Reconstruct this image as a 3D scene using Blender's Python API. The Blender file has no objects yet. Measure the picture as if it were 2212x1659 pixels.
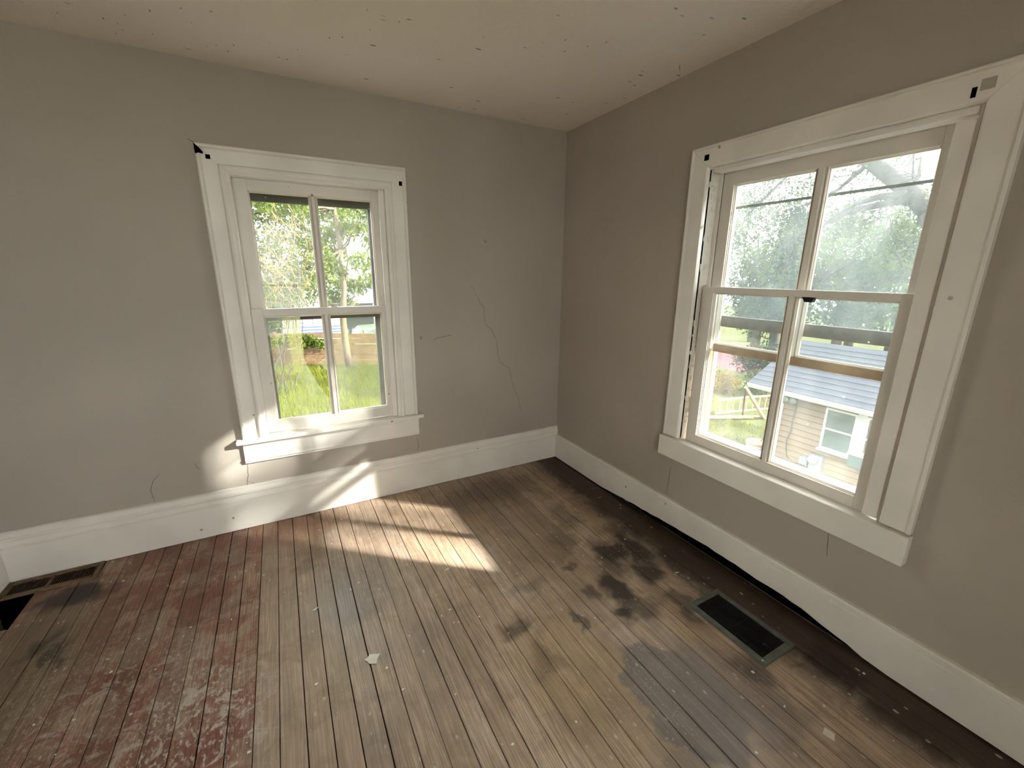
import bpy, bmesh, math, random
import numpy as np
from mathutils import Vector, Matrix, Euler
R_ = random.Random(7)
SC = bpy.context.scene
COL = SC.collection
PI = math.pi

# ------------------------------------------------------------------ camera, world, sun, exposure
CAM = (-1.92208, -2.74740, 1.5)
EUL = (1.314577, -0.0073705, -0.496195)
FPX, IW, IH = 912.1, 2212.0, 1659.0
cd = bpy.data.cameras.new('camera'); cam = bpy.data.objects.new('camera', cd); COL.objects.link(cam)
cam.location = CAM; cam.rotation_euler = EUL
cd.sensor_fit = 'HORIZONTAL'; cd.sensor_width = 36.0; cd.lens = 36.0 * FPX / IW
cd.clip_start = 0.05; cd.clip_end = 300
SC.camera = cam

world = bpy.data.worlds.new('sky'); SC.world = world; world.use_nodes = True
wn = world.node_tree.nodes; wl = world.node_tree.links
bg = wn['Background']; bg.inputs[0].default_value = (0.97, 0.98, 1.0, 1); bg.inputs[1].default_value = 3.1

SUN_DIR = Vector((-1.13, 0.94, -0.64)).normalized()
sd = bpy.data.lights.new('sun', 'SUN'); sun = bpy.data.objects.new('sun', sd); COL.objects.link(sun)
sd.energy = 14.0; sd.angle = math.radians(1.6); sd.color = (1.0, 0.92, 0.83)
sun.rotation_euler = SUN_DIR.to_track_quat('-Z', 'Y').to_euler()
sun.location = (8, -8, 8)

SC.view_settings.view_transform = 'Standard'
SC.view_settings.look = 'None'
SC.view_settings.exposure = 1.70
SC.view_settings.gamma = 1.0
SC.view_settings.use_curve_mapping = False
SC.cycles.diffuse_bounces = 6
SC.cycles.max_bounces = 10
SC.cycles.transparent_max_bounces = 24
SC.cycles.use_denoising = True
SC.cycles.adaptive_threshold = 0.06
SC.cycles.sample_clamp_indirect = 6.0

# ------------------------------------------------------------------ helpers
CR = Euler(EUL, 'XYZ').to_matrix()
def ray(px, py):
    return CR @ Vector(((px - IW / 2) / FPX, -(py - IH / 2) / FPX, -1))
def onz(px, py, z=0.0):
    d = ray(px, py); t = (z - CAM[2]) / d.z; return Vector(CAM) + d * t
def ony(px, py, y=0.0):
    d = ray(px, py); t = (y - CAM[1]) / d.y; return Vector(CAM) + d * t
def onx(px, py, x=0.0):
    d = ray(px, py); t = (x - CAM[0]) / d.x; return Vector(CAM) + d * t

def lin(r, g, b):
    f = lambda c: (c / 255 / 12.92) if c / 255 <= 0.04045 else ((c / 255 + 0.055) / 1.055) ** 2.4
    return (f(r), f(g), f(b), 1.0)

class MB:
    """collects shapes in one mesh; xf maps local (a, b, c) to world"""
    def __init__(s, xf=None):
        s.v = []; s.f = []; s.xf = xf or (lambda a, b, c: (a, b, c))
    def add(s, vs, fs):
        o = len(s.v); s.v += [s.xf(*p) for p in vs]; s.f += [tuple(i + o for i in f) for f in fs]; return s
    def box(s, x0, x1, y0, y1, z0, z1):
        return s.add([(x0,y0,z0),(x1,y0,z0),(x1,y1,z0),(x0,y1,z0),(x0,y0,z1),(x1,y0,z1),(x1,y1,z1),(x0,y1,z1)],
                     [(3,2,1,0),(4,5,6,7),(0,1,5,4),(1,2,6,5),(2,3,7,6),(3,0,4,7)])
    def loft(s, A, B):
        """two matching closed outlines joined, ends capped"""
        n = len(A)
        return s.add(list(A) + list(B), [tuple(range(n - 1, -1, -1)), tuple(range(n, 2 * n))] +
                     [(i, (i + 1) % n, n + (i + 1) % n, n + i) for i in range(n)])
    def tube(s, pts, rad, seg=6):
        pts = [Vector(p) for p in pts]
        if not hasattr(rad, '__len__'): rad = [rad] * len(pts)
        vs = []; fs = []
        up = Vector((0.13, 0.27, 0.95))
        for i, p in enumerate(pts):
            t = (pts[min(i + 1, len(pts) - 1)] - pts[max(i - 1, 0)]).normalized()
            a = t.cross(up)
            if a.length < 1e-3: a = t.cross(Vector((1, 0, 0)))
            a.normalize(); b = t.cross(a)
            for k in range(seg):
                q = p + (a * math.cos(2 * PI * k / seg) + b * math.sin(2 * PI * k / seg)) * rad[i]
                vs.append(tuple(q))
        for i in range(len(pts) - 1):
            for k in range(seg):
                fs.append((i * seg + k, i * seg + (k + 1) % seg, (i + 1) * seg + (k + 1) % seg, (i + 1) * seg + k))
        fs.append(tuple(range(seg - 1, -1, -1))); fs.append(tuple(range((len(pts) - 1) * seg, len(pts) * seg)))
        return s.add(vs, fs)
    def lathe(s, c, prof, seg=20):
        vs = []; fs = []
        for r, z in prof:
            for k in range(seg):
                vs.append((c[0] + r * math.cos(2 * PI * k / seg), c[1] + r * math.sin(2 * PI * k / seg), c[2] + z))
        for i in range(len(prof) - 1):
            for k in range(seg):
                fs.append((i * seg + k, i * seg + (k + 1) % seg, (i + 1) * seg + (k + 1) % seg, (i + 1) * seg + k))
        fs.append(tuple(range(seg - 1, -1, -1))); fs.append(tuple(range((len(prof) - 1) * seg, len(prof) * seg)))
        return s.add(vs, fs)
    def build(s, name, mat, parent=None, smooth=False, bevel=0, recalc=True):
        me = bpy.data.meshes.new(name); me.from_pydata(s.v, [], s.f)
        if recalc and len(s.f) < 20000:
            bm = bmesh.new(); bm.from_mesh(me); bmesh.ops.recalc_face_normals(bm, faces=bm.faces); bm.to_mesh(me); bm.free()
        me.update()
        o = bpy.data.objects.new(name, me); COL.objects.link(o)
        if mat: me.materials.append(mat)
        if smooth: me.polygons.foreach_set('use_smooth', [True] * len(me.polygons))
        if parent:
            o.parent = parent
            o.matrix_parent_inverse = Matrix.Translation(-Vector(parent.location))
        if bevel:
            m = o.modifiers.new('soft_edge', 'BEVEL'); m.width = bevel; m.segments = 2; m.limit_method = 'ANGLE'; m.angle_limit = math.radians(40)
        return o

def tag(o, label=None, cat=None, group=None, kind=None):
    if label: o['label'] = label
    if cat: o['category'] = cat
    if group: o['group'] = group
    if kind: o['kind'] = kind
    return o
def empty(name, loc=(0, 0, 0)):
    o = bpy.data.objects.new(name, None); COL.objects.link(o); o.location = loc; o.empty_display_size = 0.1; return o

# ------------------------------------------------------------------ materials
class NT:
    def __init__(s, name):
        s.m = bpy.data.materials.new(name); s.m.use_nodes = True
        s.t = s.m.node_tree; s.t.nodes.clear(); s.out = s.t.nodes.new('ShaderNodeOutputMaterial')
    def n(s, typ, **kw):
        nd = s.t.nodes.new(typ)
        for k, v in kw.items(): setattr(nd, k, v)
        return nd
    def put(s, sock, v):
        if v is None: return
        if hasattr(v, 'is_output'): s.t.links.new(v, sock)
        else: sock.default_value = v
    def pos(s): return s.n('ShaderNodeNewGeometry').outputs['Position']
    def rnd(s): return s.n('ShaderNodeObjectInfo').outputs['Random']
    def map(s, v, scale=(1, 1, 1), loc=(0, 0, 0), rot=(0, 0, 0)):
        m = s.n('ShaderNodeMapping'); s.put(m.inputs[0], v); m.inputs[1].default_value = loc; m.inputs[2].default_value = rot; m.inputs[3].default_value = scale
        return m.outputs[0]
    def noise(s, v, scale, detail=3, rough=0.5, col=False, dist=0.0):
        m = s.n('ShaderNodeTexNoise'); s.put(m.inputs['Vector'], v); m.inputs['Scale'].default_value = scale
        m.inputs['Detail'].default_value = detail; m.inputs['Roughness'].default_value = rough; m.inputs['Distortion'].default_value = dist
        return m.outputs['Color' if col else 'Fac']
    def voro(s, v, scale, out='Distance', feat='F1'):
        m = s.n('ShaderNodeTexVoronoi'); m.feature = feat; s.put(m.inputs['Vector'], v); m.inputs['Scale'].default_value = scale
        return m.outputs[out]
    def wave(s, v, scale, dist=2, dscale=1.0, detail=2):
        m = s.n('ShaderNodeTexWave'); m.wave_type = 'BANDS'; m.bands_direction = 'X'; s.put(m.inputs['Vector'], v); m.inputs['Scale'].default_value = scale
        m.inputs['Distortion'].default_value = dist; m.inputs['Detail'].default_value = detail; m.inputs['Detail Scale'].default_value = dscale
        return m.outputs['Fac']
    def math(s, op, a, b=0.0, c=None):
        m = s.n('ShaderNodeMath'); m.operation = op; s.put(m.inputs[0], a); s.put(m.inputs[1], b)
        if c is not None: s.put(m.inputs[2], c)
        return m.outputs[0]
    def vmath(s, op, a, b):
        m = s.n('ShaderNodeVectorMath'); m.operation = op; s.put(m.inputs[0], a); s.put(m.inputs[1], b)
        return m.outputs['Value' if op in ('LENGTH', 'DISTANCE') else 'Vector']
    def step(s, v, a, b, x=0.0, y=1.0):
        m = s.n('ShaderNodeMapRange'); m.interpolation_type = 'SMOOTHSTEP'; s.put(m.inputs[0], v)
        lo, hi = (a, b) if a < b else (b, a)
        m.inputs[1].default_value = lo; m.inputs[2].default_value = hi
        m.inputs[3].default_value = x if a < b else y; m.inputs[4].default_value = y if a < b else x
        return m.outputs[0]
    def mix(s, f, a, b, mode='MIX'):
        m = s.n('ShaderNodeMix'); m.data_type = 'RGBA'; m.blend_type = mode; m.clamp_factor = True
        s.put(m.inputs[0], f); s.put(m.inputs[6], a); s.put(m.inputs[7], b)
        return m.outputs[2]
    def ramp(s, f, stops):
        m = s.n('ShaderNodeValToRGB'); s.put(m.inputs[0], f); e = m.color_ramp.elements
        while len(e) < len(stops): e.new(0.5)
        for i, (p, c) in enumerate(stops): e[i].position = p; e[i].color = c
        return m.outputs[0]
    def sep(s, v):
        m = s.n('ShaderNodeSeparateXYZ'); s.put(m.inputs[0], v); return m.outputs
    def blob(s, wp, cx, cy, rx, ry, soft=0.5):
        m = s.n('ShaderNodeVectorMath'); m.operation = 'MULTIPLY_ADD'; s.put(m.inputs[0], wp)
        m.inputs[1].default_value = (1 / rx, 1 / ry, 0); m.inputs[2].default_value = (-cx / rx, -cy / ry, 0)
        return s.step(s.vmath('LENGTH', m.outputs[0], (0, 0, 0)), 1.0, 1.0 - soft, 0.0, 1.0)
    def bump(s, h, strength=0.3, dist=0.01):
        m = s.n('ShaderNodeBump'); m.inputs['Strength'].default_value = strength; m.inputs['Distance'].default_value = dist; s.put(m.inputs['Height'], h)
        return m.outputs[0]
    def bsdf(s, col, rough=0.6, metal=0.0, normal=None, spec=0.4, trans=0.0):
        p = s.n('ShaderNodeBsdfPrincipled'); s.put(p.inputs['Base Color'], col); s.put(p.inputs['Roughness'], rough); s.put(p.inputs['Metallic'], metal)
        p.inputs['Specular IOR Level'].default_value = spec
        if normal is not None: s.put(p.inputs['Normal'], normal)
        s.t.links.new(p.outputs[0], s.out.inputs[0]); return p
    def surf(s, sh): s.t.links.new(sh, s.out.inputs[0])

def plain(name, rgb, rough=0.6, var=0.12, scale=8.0, metal=0.0, bump=0.1, spec=0.4):
    t = NT(name); p = t.pos(); nz = t.noise(p, scale, 4)
    c = lin(*rgb); d = tuple(x * (1 - var) for x in c[:3]) + (1,); e = tuple(min(1, x * (1 + var)) for x in c[:3]) + (1,)
    t.bsdf(t.ramp(nz, [(0.3, d), (0.7, e)]), rough, metal, t.bump(t.noise(p, scale * 6, 3), bump, 0.004), spec)
    return t.m

def m_wall(name, rgb):
    t = NT(name); p = t.pos()
    big = t.noise(p, 1.3, 1); fine = t.noise(p, 150, 0); mid = t.noise(p, 14, 2)
    c = lin(*rgb)
    col = t.mix(t.step(big, 0.3, 0.7), tuple(x * 0.95 for x in c[:3]) + (1,), tuple(x * 1.04 for x in c[:3]) + (1,))
    # small scuffs and pits
    sc = t.math('MULTIPLY', t.step(t.voro(t.map(p, (1, 1, 1.6)), 3.1), 0.045, 0.02, 0, 1), t.step(big, 0.55, 0.62))
    col = t.mix(t.math('MULTIPLY', sc, 0.5), col, lin(96, 84, 72))
    h = t.math('ADD', t.math('MULTIPLY', fine, 0.2), t.math('MULTIPLY', mid, 0.9))
    t.bsdf(col, 0.62, 0, t.bump(h, 0.35, 0.006), 0.3)
    return t.m
def m_ceiling():
    t = NT('ceiling_plaster'); p = t.pos()
    big = t.noise(p, 1.5, 1); fine = t.noise(p, 130, 0)
    col = t.mix(big, lin(238, 229, 222), lin(248, 240, 234))
    v = t.map(p, (1.0, 2.6, 1))
    dash = t.math('MULTIPLY', t.step(t.voro(v, 6.5), 0.12, 0.07, 0, 1), t.step(big, 0.42, 0.5))
    dash2 = t.math('MULTIPLY', t.step(t.voro(t.map(p, (3.0, 1.2, 1), loc=(3, 1, 0)), 9.0), 0.11, 0.06, 0, 1), t.step(big, 0.52, 0.46, 0, 1))
    d = t.math('MAXIMUM', dash, dash2)
    mid = t.noise(p, 45, 1); brk = t.step(mid, 0.36, 0.48); d = t.math('MULTIPLY', d, brk)
    col = t.mix(t.math('MULTIPLY', d, 0.7), col, lin(92, 80, 64))
    h = t.math('ADD', t.math('MULTIPLY', fine, 0.3), t.math('MULTIPLY', mid, 0.4))
    t.bsdf(col, 0.8, 0, t.bump(h, 0.35, 0.006), 0.2)
    return t.m
def m_trim(name, rgb, chips=True, wear=(120, 100, 82)):
    t = NT(name); p = t.pos()
    big = t.noise(p, 4, 2); c = lin(*rgb)
    col = t.mix(t.step(big, 0.3, 0.7), tuple(x * 0.93 for x in c[:3]) + (1,), tuple(min(1, x * 1.03) for x in c[:3]) + (1,))
    dr = t.noise(p, 36, 2); sp = t.math('MULTIPLY', t.step(t.voro(p, 11), 0.10, 0.06, 0, 1), t.step(big, 0.55, 0.6))
    if chips: col = t.mix(t.math('MULTIPLY', sp, 0.75), col, lin(*wear))
    h = t.math('ADD', t.math('MULTIPLY', dr, 0.6), big)
    t.bsdf(col, 0.42, 0, t.bump(h, 0.3, 0.004), 0.45)
    return t.m
def m_glass(name, haze, tint=(0.96, 0.98, 0.96), dirt=(0.8, 0.8, 0.76), streak=1.0):
    t = NT(name); p = t.pos()
    tr = t.n('ShaderNodeBsdfTransparent'); tr.inputs[0].default_value = tint + (1,)
    gl = t.n('ShaderNodeBsdfGlossy'); gl.inputs[0].default_value = (1, 1, 1, 1); gl.inputs[1].default_value = 0.02
    fr = t.n('ShaderNodeFresnel'); fr.inputs[0].default_value = 1.25
    m1 = t.n('ShaderNodeMixShader'); t.put(m1.inputs[0], fr.outputs[0]); t.put(m1.inputs[1], tr.outputs[0]); t.put(m1.inputs[2], gl.outputs[0])
    df = t.n('ShaderNodeBsdfDiffuse'); df.inputs[0].default_value = dirt + (1,)
    tl = t.n('ShaderNodeBsdfTranslucent'); tl.inputs[0].default_value = dirt + (1,)
    m2 = t.n('ShaderNodeMixShader'); m2.inputs[0].default_value = 0.6; t.put(m2.inputs[1], df.outputs[0]); t.put(m2.inputs[2], tl.outputs[0])
    nz = t.noise(t.map(p, (1, 1, 0.35)), 9.0, 5, 0.6); spk = t.math('MULTIPLY', t.step(t.voro(p, 24), 0.12, 0.05, 0, 1), t.step(t.noise(p, 13, 2), 0.6, 0.66))
    hz = t.math('ADD', t.math('MULTIPLY', t.step(nz, 0.25, 0.8, 0.45, 1.5), haze), t.math('MULTIPLY', spk, 0.5 * streak))
    m3 = t.n('ShaderNodeMixShader'); t.put(m3.inputs[0], hz); t.put(m3.inputs[1], m1.outputs[0]); t.put(m3.inputs[2], m2.outputs[0])
    t.surf(m3.outputs[0]); return t.m

def m_floor():
    t = NT('old_floor_boards'); p = t.pos(); rn = t.rnd(); xyz = t.sep(p)
    wp = t.vmath('ADD', p, t.map(t.noise(p, 7.0, 2, 0.6, True), (0.22, 0.22, 0), (-0.11, -0.11, 0)))
    # grain runs along y, shifted per board
    off = t.math('MULTIPLY', rn, 37.0)
    cmb = t.n('ShaderNodeCombineXYZ'); t.put(cmb.inputs[0], xyz[0]); t.put(cmb.inputs[1], t.math('ADD', xyz[1], off)); t.put(cmb.inputs[2], off)
    g1 = t.noise(t.map(cmb.outputs[0], (55, 2.2, 1)), 1.0, 2, 0.6, dist=0.5)
    g2 = t.wave(t.map(cmb.outputs[0], (1, 0.045, 1)), 34, 11.0, 2.4, 1)
    low = t.noise(p, 2.6, 3, 0.6); mot = t.noise(wp, 6.0, 3, 0.68)
    base = t.ramp(low, [(0.30, lin(168, 145, 127)), (0.5, lin(198, 174, 154)), (0.70, lin(214, 194, 176))])
    base = t.mix(t.step(rn, 0.0, 1.0, 0.0, 0.55), base, lin(202, 174, 146))
    # paint: red left of the seam
    red = t.step(xyz[0], -2.1640, -2.1670, 0.0, 1.0)
    rw = t.step(mot, 0.60, 0.44, 0, 1)
    rcol = t.ramp(low, [(0.3, lin(128, 76, 64)), (0.7, lin(162, 118, 100))])
    rm = t.math('MULTIPLY', red, t.math('MULTIPLY_ADD', rw, 0.62, 0.32))
    col = t.mix(rm, base, rcol)
    oli = t.blob(wp, -2.98, -0.72, 0.34, 0.55, 0.6)
    col = t.mix(t.math('MULTIPLY', oli, 0.75), col, lin(148, 134, 110))
    orange = t.blob(wp, -2.0, -0.14, 0.42, 0.22, 0.7)
    col = t.mix(t.math('MULTIPLY', orange, 0.6), col, lin(176, 120, 94))
    # bare and sanded areas
    for (cx, cy, rx, ry, so, c, a) in [(-1.05, -1.75, .30, .52, .6, (196, 166, 128), .75), (-0.80, -1.15, .26, .42, .7, (176, 150, 122), .6), (-0.47, -1.85, .10, .36, .6, (186, 158, 126), .75),
                                       (-0.80, -1.98, .18, .30, .12, (138, 128, 122), .8), (-0.60, -2.05, .20, .30, .5, (144, 132, 124), .7), (-1.77, -0.85, .30, .40, .8, (146, 136, 130), .6), (-0.75, -0.28, .62, .30, .8, (110, 88, 72), .75), (-1.45, -1.35, .35, .5, .8, (160, 138, 118), .5), (-2.75, -1.45, .3, .35, .7, (122, 84, 70), .6)]:
        col = t.mix(t.math('MULTIPLY', t.blob(wp, cx, cy, rx, ry, so), a), col, lin(*c))
    col = t.mix(t.step(mot, 0.42, 0.68, 0.0, 0.30), col, lin(116, 96, 80))
    # grain
    gw = t.step(t.math('FRACT', t.math('MULTIPLY', rn, 7.3)), 0.2, 0.9, 0.20, 0.65)
    grain = t.math('ADD', t.math('MULTIPLY', g1, 0.65), t.math('MULTIPLY', g2, gw))
    col = t.mix(t.step(grain, 0.25, 0.85, 0.0, 1.0), t.mix(0.46, col, (0.07, 0.050, 0.036, 1)), col)
    # dark stains: damp and soot
    stains = [(-0.33, -1.25, .10, .22, .8), (-0.52, -1.33, .09, .12, .7), (-0.60, -1.62, .12, .09, .6), (-0.75, -1.40, .06, .08, .5), (-1.15, -1.62, .10, .10, .3), (-0.95, -2.15, .10, .14, .35), (-0.62, -1.02, .10, .10, .3), (-0.48, -0.80, .12, .2, .4), (-0.46, -1.22, .13, .17, .9), (-0.39, -1.43, .11, .16, .9), (-0.62, -1.47, .10, .16, .8), (-0.70, -1.60, .09, .08, .8), (-0.72, -1.22, .07, .05, .7), (-0.90, -1.51, .03, .09, .6), (-0.43, -1.66, .07, .12, .6),
              (-1.18, -1.42, .10, .07, .5), (-1.96, -0.56, .08, .10, .35), (-2.94, -0.60, .06, .10, .6), (-2.86, -0.66, .06, .12, .5), (-2.93, -0.28, .16, .11, .75), (-0.42, -2.05, .09, .10, .6), (-0.17, -2.16, .10, .16, .9), (-1.0, -1.24, .16, .07, .3)]
    for lo, hi, al in ((0.0, .45, .35), (.45, .75, .62), (.75, 1.1, .88)):     # faint, middling and strong stains
        d = None
        for (cx, cy, rx, ry, a) in stains:
            if not lo <= a < hi: continue
            m = t.n('ShaderNodeVectorMath'); m.operation = 'MULTIPLY_ADD'; t.put(m.inputs[0], wp); m.inputs[1].default_value = (1 / rx, 1 / ry, 0); m.inputs[2].default_value = (-cx / rx, -cy / ry, 0)
            L = t.vmath('LENGTH', m.outputs[0], (0, 0, 0)); d = L if d is None else t.math('MINIMUM', d, L)
        col = t.mix(t.step(d, 1.0, .35, 0.0, al), col, lin(34, 28, 27))
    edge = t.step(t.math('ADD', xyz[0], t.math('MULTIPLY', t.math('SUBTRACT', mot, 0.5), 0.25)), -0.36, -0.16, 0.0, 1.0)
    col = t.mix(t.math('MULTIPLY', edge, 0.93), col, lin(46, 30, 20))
    # paint splatter, droplets and scuffs
    spl = t.math('MULTIPLY', t.step(t.noise(t.map(p, (1.3, 0.7, 1)), 52, 2, 0.75), 0.50, 0.70), t.math('MAXIMUM', t.blob(wp, -2.36, -1.30, .28, .42, .6), t.math('MULTIPLY', t.blob(wp, -2.7, -1.0, .5, .6, .8), 0.5)))
    blo = t.math('MULTIPLY', t.step(t.noise(wp, 17, 3, 0.72), 0.52, 0.64), t.math('MAXIMUM', t.blob(wp, -2.33, -1.36, .30, .40, .5), t.math('MULTIPLY', t.blob(wp, -2.6, -1.1, .4, .5, .7), 0.6)))
    col = t.mix(t.math('MULTIPLY', blo, 0.8), col, lin(196, 187, 177))
    col = t.mix(t.math('MULTIPLY', spl, 0.85), col, lin(204, 196, 186))
    dots = t.math('MULTIPLY', t.step(t.voro(t.map(p, (1, .6, 1)), 24), 0.16, 0.09, 0, 1), t.step(mot, 0.49, 0.55))
    col = t.mix(t.math('MULTIPLY', dots, 0.75), col, lin(196, 186, 172))
    d2 = t.math('MULTIPLY', t.step(t.voro(p, 60), 0.22, 0.12, 0, 1), t.step(low, 0.44, 0.54))
    col = t.mix(t.math('MULTIPLY', d2, t.math('MULTIPLY_ADD', edge, -0.65, 0.7)), col, lin(176, 166, 150))
    h = g1
    rough = t.step(low, 0.3, 0.7, 0.40, 0.62)
    t.bsdf(col, rough, 0, t.bump(h, 0.45, 0.003), 0.4)
    return t.m

M = {}
M['wall'] = m_wall('greige_wall_paint', (178, 169, 158))
M['ceiling'] = m_ceiling()
M['trim'] = m_trim('white_trim_paint', (236, 230, 222))
M['sash'] = m_trim('white_sash_paint', (226, 219, 209), wear=(88, 66, 50))
M['putty'] = m_trim('cream_putty', (226, 216, 200), wear=(150, 128, 100))
M['floor'] = m_floor()
M['void'] = plain('black_cavity', (10, 8, 7), 0.95, 0.2, spec=0.0)  # near-black colour painted for the dark inside holes and gaps
M['darkwood'] = plain('dark_stained_wood', (34, 25, 19), 0.7, 0.3, 20)  # wood colour with shade painted in: storm frame and siding gaps
M['redwood'] = plain('weathered_red_wood', (176, 106, 78), 0.7, 0.25, 18)
M['alu'] = plain('dull_aluminium', (190, 186, 184), 0.4, 0.08, 30, metal=0.3)
M['dullbar'] = plain('tarnished_bar', (124, 117, 108), 0.5, 0.2, 30, metal=0.2)
M['barewood'] = plain('bare_weathered_rail', (150, 122, 92), 0.7, 0.3, 16)
M['rust'] = plain('rusty_register_metal', (112, 92, 70), 0.55, 0.3, 40, metal=0.4)
M['vent'] = plain('grey_register_metal', (104, 108, 100), 0.45, 0.22, 25, metal=0.5)
M['black'] = plain('black_iron', (24, 21, 20), 0.5, 0.3, 30, metal=0.4)
M['chip'] = plain('white_paint_chip', (226, 220, 208), 0.6, 0.06, 40)
M['crack'] = plain('plaster_crack', (120, 110, 99), 0.9, 0.2, 30)
M['glassN'] = m_glass('old_window_glass', 0.055, (0.97, 0.985, 0.95))
M['glassG'] = m_glass('greenish_window_glass', 0.06, (0.95, 0.975, 0.90))
M['glassE'] = m_glass('dusty_window_glass', 0.022, (0.96, 0.975, 0.97), (.72, .78, .76), streak=1.4)
M['glassS'] = m_glass('dusty_storm_glass', 0.075, (0.93, 0.96, 0.97), (.72, .78, .78), streak=1.0)
M['tape'] = m_glass('yellowed_tape', 0.14, (0.95, 0.94, 0.80), (0.75, 0.70, 0.45), 0.2)

# ------------------------------------------------------------------ room shell
XW, YS, HC, TH = -3.27, -4.45, 2.468, 0.20
floor = MB().box(XW - .2, .2, YS - .2, .2, -.34, -.30).build('floor', M['void']); tag(floor, kind='structure')
BW, B0 = 0.0791, -2.1655
def plank(x0, x1, y0, y1, dz, c=.0012):
    t = .022
    A = [(x0, y0, -t), (x1, y0, -t), (x1, y0, dz - c), (x1 - c, y0, dz), (x0 + c, y0, dz), (x0, y0, dz - c)]
    B = [(a, y1, b) for a, _, b in A]
    return MB().loft(A, B).build('floor_board', M['floor'], floor)
for k in range(-14, 28):
    xa = B0 + k * BW; xb = xa + BW
    g = R_.choice([.0008, .0013, .0018, .0024]); x0 = max(xa + g, XW + .001); x1 = min(xb - R_.choice([.0006, .0010, .0015]), -.0005)
    if x1 - x0 < .01: continue
    cuts = [0.0]
    if k == -2: cuts.append(-0.4325)
    elif R_.random() < .16: cuts.append(-R_.uniform(2.9, 4.2))
    cuts.append(YS)
    if k in (-14, -13): cuts[0] = -.405
    for a, b in zip(cuts[:-1], cuts[1:]):
        plank(x0, x1, b + .0008, a - .0008, R_.uniform(-.0008, .0006))
# joists seen through the gap of the missing boards
for yj in (-.1, -.55): MB().box(XW, -2.6, yj - .02, yj + .02, -.30, -.0225).build('joist', M['void'], floor)

def wall_boxes(name, xf, u0, u1, z0, z1, holes, n0, n1, mat=None, base_gap=None):
    """wall slab as boxes round the openings; the plaster skin n0..n1"""
    mb = MB(xf); us = sorted({u0, u1, *[h[0] for h in holes], *[h[1] for h in holes]}); zs = sorted({z0, z1, *[h[2] for h in holes], *[h[3] for h in holes]})
    for a, b in zip(us[:-1], us[1:]):
        for c, d in zip(zs[:-1], zs[1:]):
            mu, mz = (a + b) / 2, (c + d) / 2
            if any(h[0] < mu < h[1] and h[2] < mz < h[3] for h in holes): continue
            mb.box(a, b, n0, n1, c, d)
    return mb.build(name, mat or M['wall'])
NX = lambda u, n, z: (u, n, z)            # north wall: u = x
EX = lambda u, n, z: (n, -u, z)           # east wall: u = -y
SX = lambda u, n, z: (u, YS - n, z)
WX = lambda u, n, z: (XW - n, -u, z)
NH = (-2.110, -1.280, .545, 2.035); EH = (1.205, 2.160, .560, 2.040)
M['clad'] = plain('outer_cladding', (196, 190, 178), 0.7, 0.1)
wn_ = wall_boxes('wall_north', NX, XW - TH, TH, -.32, HC + .1, [NH], 0, TH); tag(wn_, kind='structure')
we_ = wall_boxes('wall_east', EX, 0, -YS + TH, -.32, HC + .1, [EH, (.60, 2.26, -.02, .075)], 0, .03); tag(we_, kind='structure')
o = wall_boxes('outer_layer', EX, 0, -YS + TH, -.32, HC + .1, [EH], .06, TH, M['clad']); o.parent = we_
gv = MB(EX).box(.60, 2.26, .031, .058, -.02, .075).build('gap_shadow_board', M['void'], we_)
SH = [(-3.15, -2.35, .30, 2.3), (-2.30, -1.50, .30, 2.3)]  # unseen openings, added and sized to let in fill light
ws_ = wall_boxes('wall_south', SX, XW - TH, TH, -.32, HC + .1, SH, 0, TH); tag(ws_, kind='structure')
ww_ = wall_boxes('wall_west', WX, 0, -YS, -.32, HC + .1, [], 0, TH); tag(ww_, kind='structure')
mb = MB().box(XW - TH, TH, YS - TH, TH, HC, HC + .12)
ceil = mb.build('ceiling', M['ceiling']); tag(ceil, kind='structure')

# baseboards
def extr(name, prof, xf, u0, u1, mat, parent=None, seg=1, wob=0.0):
    mb = MB(xf); us = [u0 + (u1 - u0) * i / seg for i in range(seg + 1)]
    n = len(prof); vs = []; fs = []
    for i, u in enumerate(us):
        for (nn, z) in prof: vs.append((u, nn + (R_.uniform(-wob, wob)), z + R_.uniform(-wob, wob)))
    for i in range(seg):
        for k in range(n): fs.append((i * n + k, i * n + (k + 1) % n, (i + 1) * n + (k + 1) % n, (i + 1) * n + k))
    fs.append(tuple(range(n - 1, -1, -1))); fs.append(tuple(range(seg * n, (seg + 1) * n)))
    return mb.add(vs, fs).build(name, mat, parent)
profN = [(0, 0.004), (-.022, .004), (-.022, .186), (-.026, .190), (-.026, .196), (-.021, .200), (-.019, .222), (-.024, .229), (-.024, .236), (-.017, .242), (-.012, .258), (-.013, .268), (-.006, .272), (0, .272)]
bn = extr('baseboard_north', profN, NX, XW, 0, M['trim'], seg=48, wob=.0007); tag(bn, kind='structure')
# east baseboard: plain board, eaten away below between the corner and the register
bot = [(0.0, .006), (.33, .006), (.63, .006), (.75, .018), (.907, .030), (1.05, .042), (1.218, .050), (1.415, .060), (1.50, .066), (1.588, .063), (1.70, .064), (1.813, .058), (1.90, .060), (1.983, .054), (2.06, .040), (2.117, .034), (2.166, .028), (2.22, .012), (2.307, .006), (2.657, .006), (-YS, .006)]
ptsb = []
for (a, za), (b, zb) in zip(bot[:-1], bot[1:]):
    m_ = max(1, int((b - a) / .03))
    for i in range(m_):
        w = i / m_; z = za + (zb - za) * w
        ptsb.append((a + (b - a) * w, max(.004, z + (R_.uniform(-.003, .003) if z > .012 else 0))))
ptsb.append(bot[-1])
vs = []; fs = []
for (u, zb) in ptsb:
    for nn, z in [(0, zb), (-.020, zb), (-.022, zb + .002), (-.022, .172), (-.0205, .174), (-.0205, .176), (-.022, .178), (-.022, .198), (-.017, .2045), (0, .2055)]: vs.append((u, nn, z))
n = 10
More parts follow.
